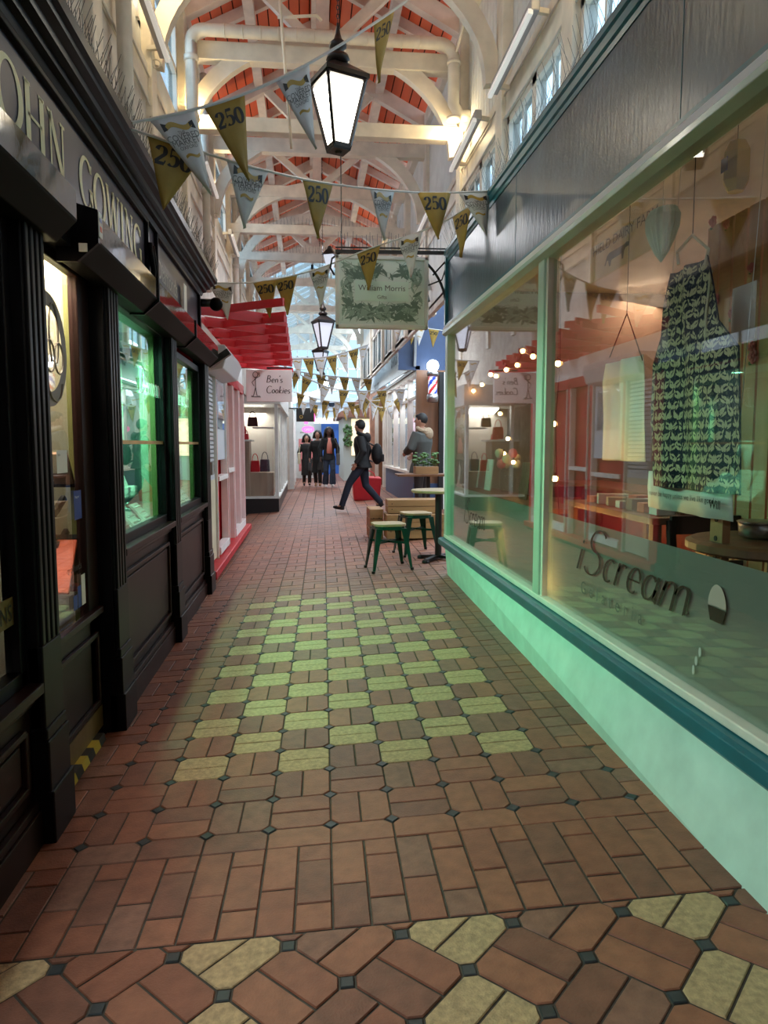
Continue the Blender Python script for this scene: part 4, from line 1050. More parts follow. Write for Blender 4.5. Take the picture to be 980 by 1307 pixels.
m = MB(); fw = .035
for (a, b, c_, d_) in ((x0, x1, z0, z0+fw), (x0, x1, z1-fw, z1), (x0, x0+fw, z0, z1), (x1-fw, x1, z0, z1)): m.box(a, b, SY-.03, SY+.03, c_, d_)
m.build('frame', mat('silver_frame', (.72, .72, .68), .4), t, bevel=.008)
emis('sign_face', (.62, .85, .72), .35)
MB().box(x0+.02, x1-.02, SY-.012, SY+.012, z0+.02, z1-.02).build('face', mat('sign_base', (.70, .78, .73), .4), t)
rl = random.Random(21); m = MB(); m2 = MB(); k = 0
xa, xb_, za, zb = x0+fw+.01, x1-fw-.01, z0+fw+.01, z1-fw-.01
def leaf(x, z, a, L, mi):
    w = L*.15; P = []
    for u, wd_ in ((0, 0), (.2, .7), (.45, 1), (.75, .65), (1, 0)): P.append((u*L, wd_*w))
    for u, wd_ in ((.75, .65), (.45, 1), (.2, .7)): P.append((u*L, -wd_*w))
    Q = [(x+p_[0]*math.cos(a)-(p_[1]+.15*L*(p_[0]/L)**2)*math.sin(a), z+p_[0]*math.sin(a)+(p_[1]+.15*L*(p_[0]/L)**2)*math.cos(a)) for p_ in P]
    if any(not (xa < q_[0] < xb_ and za < q_[1] < zb) for q_ in Q): return
    cx_ = (x0+x1)/2; cz_ = (z0+z1)/2+.01
    if any(abs(q_[0]-cx_) < .245 and abs(q_[1]-cz_) < .09 for q_ in Q): return
    y = SY-.0135-.0002*rl.random()
    m.add([(q_[0], y, q_[1]) for q_ in Q], [(0, 1, 2, 3, 4, 5, 6, 7)], mi)
for b in range(60):
    x = rl.uniform(xa, xb_); z = rl.uniform(za, zb); a = rl.uniform(0, 2*PI); cur = rl.uniform(-2.5, 2.5)
    prev = (x, z)
    for i in range(14):
        x += .03*math.cos(a); z += .03*math.sin(a); a += cur*.03*2
        if not (xa < x < xb_ and za < z < zb): break
        if abs(x-(x0+x1)/2) > .26 or abs(z-(z0+z1)/2-.01) > .10:
            m.bar((prev[0], SY-.0132, prev[1]), (x, SY-.0132, z), .003, .001, (0, 1, 0), 0)
        prev = (x, z); leaf(x, z, a+(.75 if i % 2 else -.75), rl.uniform(.07, .125), i % 2)
m.build('leaf_border', [mat('leaf_dark', (.15, .22, .18), .6), mat('leaf_mid', (.32, .43, .36), .6)], t)
MB().box((x0+x1)/2-.235, (x0+x1)/2+.235, SY-.016, SY-.012, (z0+z1)/2-.075, (z0+z1)/2+.095).build('name_panel', mat('name_panel', (.68, .82, .73), .5), t)
words_on('lettering', t, font_polys('William Morris', .068, 'CENTER'), ((x0+x1)/2, SY-.018, (z0+z1)/2+.015), (1, 0, 0), (0, 0, 1), 'grey_ink')
words_on('lettering', t, font_polys('Gifts', .045, 'CENTER'), ((x0+x1)/2, SY-.018, (z0+z1)/2-.055), (1, 0, 0), (0, 0, 1), 'grey_ink')
# ------------------------------------------------------------------ red and white stall
RX = -.90
t = thing('red_stall', 'red and white timber stall with a pale roller shutter beside the jeweller', 'stall', (RX, 9, -.04))
y0, y1 = 6.78, 11.0
MB().box(RX-.12, RX-.9, y0, y1, -.05, 2.19).build('body', 'red_paint', t)
m = MB()
for a, b in ((6.80, 6.98), (7.62, 7.7), (8.55, 8.65), (9.3, 9.4), (10.1, 10.2), (10.88, 11.0)): m.box(RX-.12, RX-.03, a, b, .05, 2.1)
m.box(RX-.12, RX-.03, y0, y1, 2.02, 2.15)
m.build('frame', 'red_paint', t, bevel=.006)
m = MB()
for a in (6.99, 7.60, 8.53, 8.68, 9.28, 9.42, 10.08, 10.22, 10.86): m.box(RX-.10, RX-.022, a-.011, a+.011, .1, 2.02)
m.box(RX-.1, RX-.015, 7.7, 8.53, .9, .95); m.box(RX-.1, RX-.015, 7.7, 8.53, .12, .2); m.box(RX-.1, RX-.015, 8.65, 9.28, .95, 1.0); m.box(RX-.1, RX-.015, 9.4, 10.8, .1, .2)
m.build('white_beading', 'white', t, bevel=.004)
m = MB()
for i in range(24):
    z = .98+i*.043; m.prism([(RX-.09, z), (RX-.055, z+.008), (RX-.055, z+.034), (RX-.09, z+.042)], 'Y', 6.99, 7.58)
m.box(RX-.09, RX-.05, 6.99, 7.58, .93, .985)
m.build('roller_shutter', mat('shutter_white', (.60, .64, .70), .4, .2), t)
MB().box(RX-.08, RX-.045, 7.05, 7.56, .12, .93).build('cream_panel', 'cream', t)
MB().box(RX+.0, RX+.02, 6.86, 6.96, 1.0, 1.12).build('lock_box', mat('lock_grey', (.35, .35, .36), .4, .4), t, bevel=.004)
MB().box(RX-.09, RX-.05, 7.72, 8.51, 1.12, 2.0).build('window_panel', mat('pale_panel', (.60, .68, .78), .35), t)
m = MB(); m.box(RX-.05, RX-.035, 7.8, 8.43, 1.45, 1.93); m.build('window', 'clear_glass', t)
MB().box(RX-.1, RX+.05, y0, y1, .02, .10).build('kick_board', 'red_paint', t, bevel=.01); MB().box(RX-.1, RX-.0, y0, y1, -.06, .02).build('base', 'iron', t)
MB().box(RX-.12, RX-.05, y0, y1, 2.15, 2.40).build('header_board', 'white', t)
m = MB(); m.prism([(RX-.05, 2.22), (RX+.14, 2.22), (RX+.17, 2.15), (RX+.12, 2.0), (RX-.05, 1.97)], 'Y', 7.0, 8.4)
m.build('shutter_box', mat('box_white', (.62, .64, .68), .4), t, bevel=.01)
# red slatted canopy: crossed boards
cn = thing('slatted_canopy', 'bright red canopy of crossed wooden slats above the red stall', 'canopy', (RX, 9, 2.5))
for k in range(13):
    y = 6.98+k*.28; z = 2.56-.010*k; 
    xr = -.20+.0*k
    dy = .30 if k % 2 else -.30
    MB().bar((RX-.15, y-dy, z), (xr, y+dy, z), .025, .07).build('slat', 'bright_red', cn)
    MB().bar((RX-.15, y+dy+.12, z-.06), (xr, y-dy+.12, z-.07), .025, .06).build('slat', 'bright_red', cn)
MB().bar((RX-.12, 6.8, 2.50), (RX-.12, 10.7, 2.38), .05, .12).build('wall_rail', 'bright_red', cn)
# Ben's Cookies sign
A, B = at(314, 472, 10.5), at(373, 513, 10.5); SYb = 10.5
t = thing('hanging_sign', "white hanging sign with a drawing and the script name Ben's Cookies", 'sign', ((A.x+B.x)/2, SYb, B.z))
MB().box(A.x, B.x, SYb-.02, SYb+.02, B.z, A.z).build('board', 'bright_white', t, bevel=.004)
for st, oy in (("Ben's", .27), ('Cookies', .12)):
    v, f, w = pen(st, .10, thick=.12, thin=.06, slant=.15); words_on('lettering', t, (v, f), (A.x+.27, SYb-.022, B.z+oy), (1, 0, 0), (0, 0, 1), 'ink')
m = MB(); bx, bz = A.x+.13, B.z+.08
for pts in (arc(0, .30, .035, .04, 0, 360, 12), [(0, .26), (.0, .12)], [(0, .24), (-.05, .19), (-.02, .14)], [(0, .24), (.06, .28), (.05, .33)], [(0, .12), (-.03, .0), (-.06, .0)], [(0, .12), (.02, .0), (.06, .0)], [(-.06, -.01), (.07, -.015)]):
    m.tube([(bx+a, SYb-.022, bz+b) for a, b in pts], .0045, 5)
m.build('figure_drawing', 'ink', t)
m = MB(); m.bar((RX-.05, SYb, A.z+.03), (B.x, SYb, A.z+.03), .02, .02); m.build('arm', 'iron', t)
# ------------------------------------------------------------------ bag shop
BX = -.55; by0, by1 = 13.9, 20.0
t = thing('bag_shop', 'grey and white glazed shop with handbags in its window on a black plinth', 'shop', (BX-.6, 16, 0))
MB().box(BX-1.2, BX, by0, by1, -.03, .26).build('plinth', 'iron', t)
MB().box(BX-1.2, BX+.02, by0, by1, .26, .30).build('ledge', 'white_board', t)
for (x, y) in ((BX, by0), (BX, 15.2), (BX, 16.3), (BX, 17.4), (BX, 18.6), (BX, 19.9), (BX-.9, by0)): MB().box(x-.06, x, y, y+.10, .3, 2.05).build('post', 'white_board', t)
MB().box(BX-1.2, BX+.05, by0-.05, by1, 2.05, 2.45).build('fascia', 'white_board', t)
MB().box(BX-1.1, BX-.06, by0+.02, by0+.025, .3, 2.05).build('pane', 'clear_glass', t)
MB().box(BX-.03, BX-.025, by0+.1, 15.2, .3, 2.05).build('pane', 'clear_glass', t)
for k, (a, b) in enumerate(((15.3, 16.3), (16.4, 17.4), (17.5, 18.6), (18.7, 19.9))):
    MB().box(BX-.06, BX-.04, a, b, .3, 2.05).build('panel', 'cream' if k in (1,) else 'white_board', t)
MB().box(BX-1.2, BX-.1, 15.25, 15.3, .3, 2.05).build('back_panel', mat('shop_wall', (.45, .42, .38), .6), t)
MB().box(BX-1.1, BX-.55, by0+.1, by0+.6, .3, 1.35).build('wood_display', mat('grey_wood', (.36, .27, .20), .5, var=.2, nscale=8, stretch=(1, 1, .15)), t)
MB().box(BX-.55, BX-.1, by0+.15, by0+.7, .3, .75).build('wood_display', 'grey_wood', t); MB().box(BX-1.1, BX-.5, by0+.1, by0+.8, 1.35, 1.38).build('shelf_board', 'white', t)
MB().box(BX-.5, BX-.1, by0+.3, by0+.8, 1.60, 1.63).build('shelf_board', 'white', t)
def bag(x, y, z, m, w, h, lab):
    t = thing('handbag', lab, 'handbag', (x, y, z), 'handbags in the glazed shop')
    MB().prism([(x-w/2, z), (x+w/2, z), (x+w*.42, z+h), (x-w*.42, z+h)], 'Y', y-.06, y+.06).build('body', m, t, bevel=.012)
    MB().tube([(x+w*.3*math.cos(a), y, z+h+h*.6*math.sin(a)) for a in [PI*i/10 for i in range(11)]], .008, 6).build('handle', m, t)
bag(BX-.72, by0+.3, 1.40, 'red_paint', .22, .24, 'dark red handbag on the upper shelf of the glazed shop')
bag(BX-.5, by0+.4, 1.64, 'black_cloth', .2, .18, 'black handbag beside the upper dark red one')
bag(BX-.46, by0+.35, .76, 'red_paint', .18, .22, 'burgundy handbag on the lower wooden display')
bag(BX-.28, by0+.45, .76, 'jeans', .2, .24, 'dark blue handbag on the lower wooden display')
bag(BX-.62, by0+.2, 1.385, 'bright_red', .12, .11, 'small bright red purse on the upper shelf')
# next shops down the left
t = thing('shop_unit', 'cream shop unit with white columns beyond the handbag shop', 'shop', (-.9, 23, 0))
MB().box(-2.6, -.50, 20.6, 24.5, .02, 2.19).build('wall', 'cream_white', t); MB().box(-1.1, -.45, 20.6, 24.5, 2.3, 2.6).build('fascia', 'white_board', t)
for y in (20.6, 22.4, 24.3): MB().box(-.5, -.38, y, y+.18, .03, 2.3).build('column', 'white', t)
A, B = at(378, 522, 20.5), at(401, 538, 20.5)
t = thing('hanging_sign', 'black box sign with pale script hanging from the left beyond the cookie sign', 'sign', (A.x, 20.5, B.z))
MB().box(A.x, B.x, 20.45, 20.75, B.z, A.z).build('box', 'iron', t, bevel=.005); MB().box(B.x, B.x+.03, 20.45, 20.75, B.z, A.z).build('pink_side', mat('neon_pink', (.8, .1, .35), .4, emit=(1, .15, .45), es=.8), t)
words_on('lettering', t, font_polys('o', .2), (A.x+.08, 20.44, B.z+.08), (1, 0, 0), (0, 0, 1), 'brass'); MB().bar((-.5, 20.6, A.z+.02), (B.x, 20.6, A.z+.02), .03, .03).build('arm', 'iron', t)
A = at(389, 540, 23.5)
t = thing('neon_sign', 'pink neon sign with a vertical bar and an oval below it', 'sign', (A.x, 23.5, 1.9))
MB().box(A.x-.02, A.x+.1, 23.45, 23.5, 1.95, 2.3).build('bar', 'neon_pink', t, bevel=.02); MB().prism([(A.x+.1+.2*math.cos(i*PI/10), 1.78+.11*math.sin(i*PI/10)) for i in range(20)], 'Y', 23.45, 23.5).build('oval', 'neon_pink', t)
words_on('lettering', t, font_polys('OPEN', .1, 'CENTER'), (A.x+.1, 23.44, 1.74), (1, 0, 0), (0, 0, 1), 'bright_white')
t = thing('poster_panel', 'tall pink and white poster panel at the end of the left row', 'poster', (-.1, 26.0, .08))
MB().box(-.6, .25, 26, 26.06, .1, 2.2).build('panel', 'white_board', t); MB().box(-.3, .2, 25.99, 26, .35, 1.5).build('pink_print', mat('pink_print', (.75, .25, .25), .5, var=.2), t); words_on('lettering', t, font_polys('auctions', .12), (-.25, 25.985, 1.7), (1, 0, 0), (0, 0, 1), 'grey_ink')
solo(MB().box(.55, 1.35, 28.3, 28.4, .12, 2.1), 'hoarding', mat('hoarding_blue', (.04, .15, .55), .5), 'bright blue hoarding at the far end of the arcade', 'hoarding')
t = thing('banner', 'wide white banner with a crest above the far stalls', 'banner', (.8, 28.2, 2.3))
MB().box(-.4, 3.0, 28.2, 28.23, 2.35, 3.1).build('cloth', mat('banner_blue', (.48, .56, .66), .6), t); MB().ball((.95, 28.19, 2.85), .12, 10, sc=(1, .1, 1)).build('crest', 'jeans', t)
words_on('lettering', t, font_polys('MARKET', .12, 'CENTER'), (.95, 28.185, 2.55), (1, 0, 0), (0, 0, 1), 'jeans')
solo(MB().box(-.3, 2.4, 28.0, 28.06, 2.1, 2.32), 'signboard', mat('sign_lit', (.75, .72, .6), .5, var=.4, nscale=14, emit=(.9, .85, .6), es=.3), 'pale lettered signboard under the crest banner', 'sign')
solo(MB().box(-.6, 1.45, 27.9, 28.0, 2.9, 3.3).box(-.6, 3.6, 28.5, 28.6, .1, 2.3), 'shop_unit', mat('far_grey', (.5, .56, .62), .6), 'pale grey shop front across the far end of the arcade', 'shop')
# kiosk with brown gable roof
t = thing('kiosk', 'pale grey kiosk with a brown gabled roof on the right of the far crossing', 'kiosk', (2.0, 24, .2))
kx0 = 1.15
MB().box(kx0, 3.4, 23.0, 26.5, .1, 2.3).build('walls', mat('kiosk_grey', (.42, .48, .46), .6), t)
MB().prism([(kx0-.2, 2.25), (2.3, 3.2), (4.4, 2.25), (4.4, 2.15), (kx0-.2, 2.15)], 'Y', 22.8, 26.7).build('roof', mat('roof_brown', (.20, .09, .06), .7, var=.3), t)
MB().box(kx0+.25, 2.9, 22.95, 23.0, .95, 2.1).build('window', mat('lit_window', (.8, .7, .5), .4, emit=(1, .8, .5), es=.5, var=.3), t)
m = MB(); rp = random.Random(2)
for i in range(50): m.ball((kx0+.12+rp.uniform(-.12, .12), 22.88+rp.uniform(-.06, .06), 1.55+rp.uniform(-.3, .35)), .05, 5)
solo(m, 'hanging_plant', 'leaf', 'trailing green plant hanging at the corner of the gabled kiosk', 'plant')
m = MB(); m.bar((-.9, 26.8, 2.75), (1.4, 26.8, 3.5), .1, .22); m.bar((-.85, 26.8, .05), (-.85, 26.8, 2.8), .1, .1); solo(m, 'awning_edge', 'white_board', 'long sloping white roof edge over the far stalls', 'roof edge')
# ------------------------------------------------------------------ barber's shop on the right
t = thing('barber_shop', 'barber shop with a grey metal fascia, timber corner and navy walls', 'shop', (2.1, 15, .15))
MB().box(1.86, 2.9, 12.3, 12.4, .62+.0, 2.55).build('timber_corner', 'wood', t)
MB().box(1.80, 2.9, 12.2, 12.3, .1, .62).build('navy_base', 'navy', t)
MB().box(1.55, 2.9, 12.3, 12.4, 2.55, 3.9).build('navy_wall', 'navy', t)
MB().box(1.9, 2.0, 12.4, 17.5, .1, .75).build('navy_base', 'navy', t)
m = MB()
for y in (12.4, 13.5, 14.6, 15.7, 16.9, 17.4): m.box(1.88, 1.98, y, y+.09, .75, 2.55)
m.box(1.84, 2.0, 12.4, 17.5, .75, .80); m.box(1.88, 1.98, 12.4, 17.5, 2.48, 2.56); m.box(1.9, 1.96, 12.4, 17.5, 2.1, 2.14)
m.build('window_frame', 'cream_white', t); MB().box(1.93, 1.935, 12.4, 17.5, .8, 2.5).build('pane', 'clear_glass', t)
MB().box(1.84, 1.92, 12.3, 20.5, 2.56, 2.62).build('fascia_edge', 'iron', t)
MB().prism([(12.2, 2.60), (20.6, 2.72), (21.2, 3.42), (12.1, 3.22)], 'X', 1.80, 1.84).build('fascia', mat('grey_metal', (.36, .38, .40), .35, .6, var=.1), t)
v, f, w = pen('I', 1)
for st, oy, yy in (('BARBERS', .38, 14.0), ('THE CITY', .12, 17.2)):
    fp = font_polys(st, .42 if yy < 15 else .3, bold=.01); words_on('lettering', t, fp, (1.795, yy+(1.5 if yy < 15 else 2.2), 2.62+oy-.1), (0, -1, 0), (0, 0, 1), 'iron')
MB().box(2.4, 2.9, 12.6, 17.4, .15, 2.5).build('interior', mat('barber_wall', (.45, .42, .45), .6, var=.3, nscale=2), t)
for k, y in enumerate((13.0, 14.1, 15.2)):
    tt = thing('barber_gown', 'pink and white gown hanging in the barber window, %s from the corner' % ORD[k], 'gown', (2.2, y, .9), 'gowns in the barber window')
    MB().rings([((2.2, y, .95), .12, .2), ((2.2, y, 1.5), .09, .14), ((2.2, y, 1.85), .05, .1)], 12).build('gown', mat('gown_pink', (.75, .35, .45), .7) if k != 1 else 'white', tt, smooth=True)
    MB().tube([(2.2, y, 1.85), (2.2, y, 2.3)], .01, 5).build('hook', 'steel', tt)
MB().box(2.28, 2.9, 17.5, 21.5, .15, 2.6).build('further_wall', 'wood', t)
for k, y in enumerate((17.6, 18.6, 19.7, 20.8)): MB().box(1.95, 2.1, y, y+.16, .15, 2.6).build('post', 'cream_white' if k % 2 else 'wood', t)
MB().box(2.22, 2.30, 12.1, 12.2, .16, 2.5).build('door_edge', 'iron', t); MB().box(2.30, 2.34, 12.1, 12.2, .16, 2.5).build('door_trim', 'white', t)
# pillar
solo(MB().box(1.82, 2.1, 20.9, 21.2, .16, 5.2), 'pillar', mat('pillar_pink', (.42, .22, .15), .6, var=.2), 'reddish square pillar rising beyond the barber fascia', 'pillar')
# barber pole
c = at(552, 500, 12.0)
t = thing('barber_pole', 'barber pole with red and blue stripes under a glowing round globe', 'barber pole', (c.x, c.y, at(552, 512, 12).z))
zt, zb_ = at(552, 481, 12).z, at(552, 503, 12).z; r_ = .075
m = MB(); N_ = 24; H_ = 24
vs = []; fs = []; ms = []
for j_ in range(H_+1):
    for k in range(N_): a = 2*PI*k/N_; vs.append((c.x+r_*math.cos(a), c.y+r_*math.sin(a), zb_+(zt-zb_)*j_/H_))
for j_ in range(H_):
    for k in range(N_):
        ph = ((k/N_*2-j_/H_*1.0) % 1); fs.append((j_*N_+k, j_*N_+(k+1) % N_, (j_+1)*N_+(k+1) % N_, (j_+1)*N_+k)); m.m.append(0 if ph < .25 else (1 if ph < .5 else (2 if ph < .75 else 1)))
m.v = [Vector(v) for v in vs]; m.f = fs
m.build('striped_cylinder', [mat('pole_red', (.6, .02, .03), .3, emit=(.6, .02, .03), es=.25), mat('pole_white', (.8, .8, .85), .3, emit=(.8, .8, .9), es=.3), mat('pole_blue', (.02, .06, .5), .3, emit=(.02, .08, .6), es=.3)], t, smooth=True)
MB().lathe([(.05, 0), (.1, .02), (.1, .06), (.08, .09)], (c.x, c.y, zt), 20).build('cap', 'steel', t, smooth=True); MB().lathe([(.06, -.14), (.09, -.12), (.1, -.06), (.09, 0)], (c.x, c.y, zb_), 20).build('base_cap', 'steel', t, smooth=True)
MB().ball((c.x, c.y, at(552, 467, 12).z), .10, 20).build('globe', emis('globe_light', (.75, .88, 1), 9), t, smooth=True)
MB().box(c.x-.02, c.x+.02, c.y, 12.3, zt+.02, zt+.06).build('arm', 'steel', t)
# small sign on the corner
c = at(558, 362, 9.0)
t = thing('small_sign', 'little grey framed sign hanging at the corner beside the willow sign', 'sign', (1.45, 9.0, c.z-.15)); MB().bar((1.50, 8.9, c.z), (1.36, 8.9, c.z-.04), .02, .2).build('board', 'velvet', t); MB().bar((1.50, 8.9, c.z-.2), (1.40, 8.9, c.z-.23), .02, .08).build('drop', 'grey_ink', t)
# ------------------------------------------------------------------ tables, stools, crates
def stool(x, y, rz, lab):
    z = fz(x, y); t = thing('metal_stool', lab, 'stool', (x, y, z), 'green metal stools with wooden seats')
    cs, sn = math.cos(rz), math.sin(rz)
    def P(a, b, c): return (x+a*cs-b*sn, y+a*sn+b*cs, z+c)
    sw = .155; poly = []
    for k in range(24):
        a = 2*PI*k/24; r = sw/max(abs(math.cos(a)), abs(math.sin(a)))*1.0; r = min(r, sw*1.2)
        poly.append((r*math.cos(a), r*math.sin(a)))
    m = MB(); m.add([P(a, b, .43) for a, b in poly]+[P(a, b, .452) for a, b in poly], [tuple(range(23, -1, -1)), tuple(range(24, 48))]+[(k, (k+1) % 24, 24+(k+1) % 24, 24+k) for k in range(24)])
    m.build('seat', 'seat_wood', t, bevel=.003)
    m = MB(); m.add([P(a*.98, b*.98, .395) for a, b in poly]+[P(a*.96, b*.96, .43) for a, b in poly], [tuple(range(23, -1, -1)), tuple(range(24, 48))]+[(k, (k+1) % 24, 24+(k+1) % 24, 24+k) for k in range(24)])
    m.build('seat_frame', 'green_metal', t)
    for sx in (-1, 1):
        for sy in (-1, 1):
            m = MB(); a = Vector(P(.135*sx, .135*sy, .41)); dz = fz(P(.19*sx, .19*sy, 0)[0], y)-z
            b = Vector(P(.19*sx, .19*sy, .012+dz))
            n = 4; tt = []
            d = (Vector(P(sx, sy, 0))-Vector(P(0, 0, 0))).normalized(); e = d.cross(Vector((0, 0, 1)))
            wa, wb = .042, .016; vs = []
            for (p_, w_) in ((a, wa), (b, wb)): vs += [p_-e*w_-d*w_*.5, p_+d*w_*.5, p_+e*w_-d*w_*.5, p_-d*w_*.3]
            m.add(vs, [(0, 1, 2, 3), (7, 6, 5, 4)]+[(k, k+4, (k+1) % 4+4, (k+1) % 4) for k in range(4)])
            L_ = m.build('leg', 'green_metal', t)
            MB().lathe([(.016, -.012), (.018, .012)], b, 10).build('foot', 'iron', L_)
    m = MB(); m.bar(P(-.155, -.155, .27), P(.155, .155, .27), .006, .02); m.bar(P(-.155, .155, .27), P(.155, -.155, .27), .006, .02); m.build('brace', 'green_metal', t)
stool(.78, 6.95, .12, 'green metal stool with a wooden seat, the nearer of the pair')
stool(1.17, 7.75, .2, 'green metal stool with a wooden seat, the farther one by the crates')
def ptable(x, y, zt, r, lab, grp=None):
    z = fz(x, y); t = thing('round_table', lab, 'table', (x, y, z), grp)
    MB().lathe([(r-.01, zt-.03), (r, zt-.022), (r, zt-.006), (r-.008, zt)], (x, y, z), 36).build('tabletop', 'seat_wood', t)
    MB().lathe([(.035, .03), (.035, zt-.05), (.06, zt-.045), (.06, zt-.03)], (x, y, z), 16).build('pedestal', 'iron', t)
    m = MB()
    for k in range(4):
        a = PI/4+k*PI/2; q_ = (x+.22*math.cos(a), y+.22*math.sin(a)); m.bar((x, y, z+.035), (q_[0], q_[1], fz(*q_)+.02), .05, .03)
        m.lathe([(.035, -.0), (.04, .012), (.03, .03)], (q_[0], q_[1], fz(*q_)), 10)
    m.build('foot', 'iron', t)
ptable(1.33, 7.25, .72, .28, 'round cafe table with a pale wooden top and black pedestal at the shop corner')
def crate(x, y, z, w, dd, h, lab):
    t = thing('wooden_crate', lab, 'crate', (x, y, z), 'pine crates stacked beyond the stools')
    n = 2 if h < .25 else 3
    for k in range(n):
        za = z+k*h/n+.003; zb2 = z+(k+1)*h/n-.004
        MB().box(x-w/2, x+w/2, y-dd/2, y-dd/2+.015, za, zb2).build('front_slat', 'pale_wood', t, bevel=.002)
        MB().box(x-w/2, x-w/2+.015, y-dd/2+.016, y+dd/2-.016, za, zb2).build('side_slat', 'pale_wood', t, bevel=.002)
        MB().box(x+w/2-.015, x+w/2, y-dd/2+.016, y+dd/2-.016, za, zb2).build('side_slat', 'pale_wood', t, bevel=.002)
        MB().box(x-w/2, x+w/2, y+dd/2-.015, y+dd/2, za, zb2).build('back_slat', 'pale_wood', t, bevel=.002)
    MB().box(x-w/2+.02, x+w/2-.02, y-dd/2+.02, y+dd/2-.02, z+h-.02, z+h-.005).build('lid', 'pale_wood', t)
    MB().box(x-w/2+.016, x+w/2-.016, y-dd/2+.016, y+dd/2-.016, z, z+.015).build('bottom', 'pale_wood', t)
    m = MB()
    for s in (-1, 1):
        for c_ in (.3, .7): m.ball((x+s*(w/2-.05), y-dd/2-.001, z+h*c_), .007, 6, sc=(1, .4, 1))
    m.build('nails', 'iron', t)
zc = fz(1.3, 9)+.02
crate(1.32, 8.9, zc, .72, .38, .30, 'wide pine crate at the bottom of the stack behind the stools')
crate(1.32, 9.02, zc+.302, .66, .34, .17, 'pine crate on top of the wide one behind the stools')
crate(.86, 9.25, fz(.86, 9.2)+.012, .17, .5, .38, 'narrow tall pine crate at the left end of the stack')
ptb = thing('shelf_table', 'narrow dark wooden bar shelf carrying a planter beside the barber corner', 'bar shelf', (1.55, 9.6, .1))
A, B = at(506, 605, 9.6), at(568, 605, 9.6)
MB().box(A.x, B.x+.1, 9.45, 9.8, A.z-.03, A.z).build('top', 'wood', ptb, bevel=.004); MB().bar(((A.x+B.x)/2+.1, 9.62, fz(1.6, 9.6)), ((A.x+B.x)/2+.1, 9.62, A.z-.03), .05, .05).build('post', 'iron', ptb); MB().lathe([(.2, 0), (.2, .015), (.05, .03)], ((A.x+B.x)/2+.1, 9.62, fz(1.6, 9.6)+.005), 20).build('base', 'iron', ptb)
zs = A.z
pt = thing('planter_box', 'small wooden planter box filled with leafy green plants on the bar shelf', 'planter', (1.62, 9.6, zs))
a_, b_2 = at(529, 600, 9.6).x, at(558, 600, 9.6).x
MB().box(a_, b_2, 9.5, 9.72, zs+.001, zs+.10).build('box', 'pale_wood', pt, bevel=.004)
m = MB(); rp = random.Random(8)
for i in range(60):
    x = rp.uniform(a_-.02, b_2+.02); y = rp.uniform(9.5, 9.72); h = rp.uniform(.12, .28); m.ball((x, y, zs+h), rp.uniform(.02, .035), 6, sc=(1, 1, .5)); 
    if i % 3 == 0: m.tube([(x, y, zs+.08), (x, y, zs+h)], .004, 4)
m.build('foliage', mat('foliage', (.06, .14, .03), .6, var=.4), pt)
# red shopping bag on the floor
zz = fz(.95, 15.2); A, B = at(449, 610, 15.2), at(486, 610, 15.2)
t = thing('shopping_bag', 'large bright red shopping bag on the floor behind the walking person', 'bag', ((A.x+B.x)/2, 15.2, zz))
MB().add([(A.x+.04, 15.05, zz+.01), (B.x-.04, 15.05, zz+.01), (B.x-.04, 15.4, zz+.01), (A.x+.04, 15.4, zz+.01), (A.x, 15.0, zz+.52), (B.x, 15.0, zz+.48), (B.x, 15.45, zz+.5), (A.x, 15.45, zz+.52)], [(0, 3, 2, 1), (4, 5, 6, 7), (0, 1, 5, 4), (1, 2, 6, 5), (2, 3, 7, 6), (3, 0, 4, 7)]).build('body', 'bright_red', t, bevel=.02)
MB().tube([(A.x+.15+.32*(1-math.cos(a))/2, 15.0, zz+.5+.14*math.sin(a)) for a in [PI*i/10 for i in range(11)]], .012, 6).build('handle', 'bright_red', t)
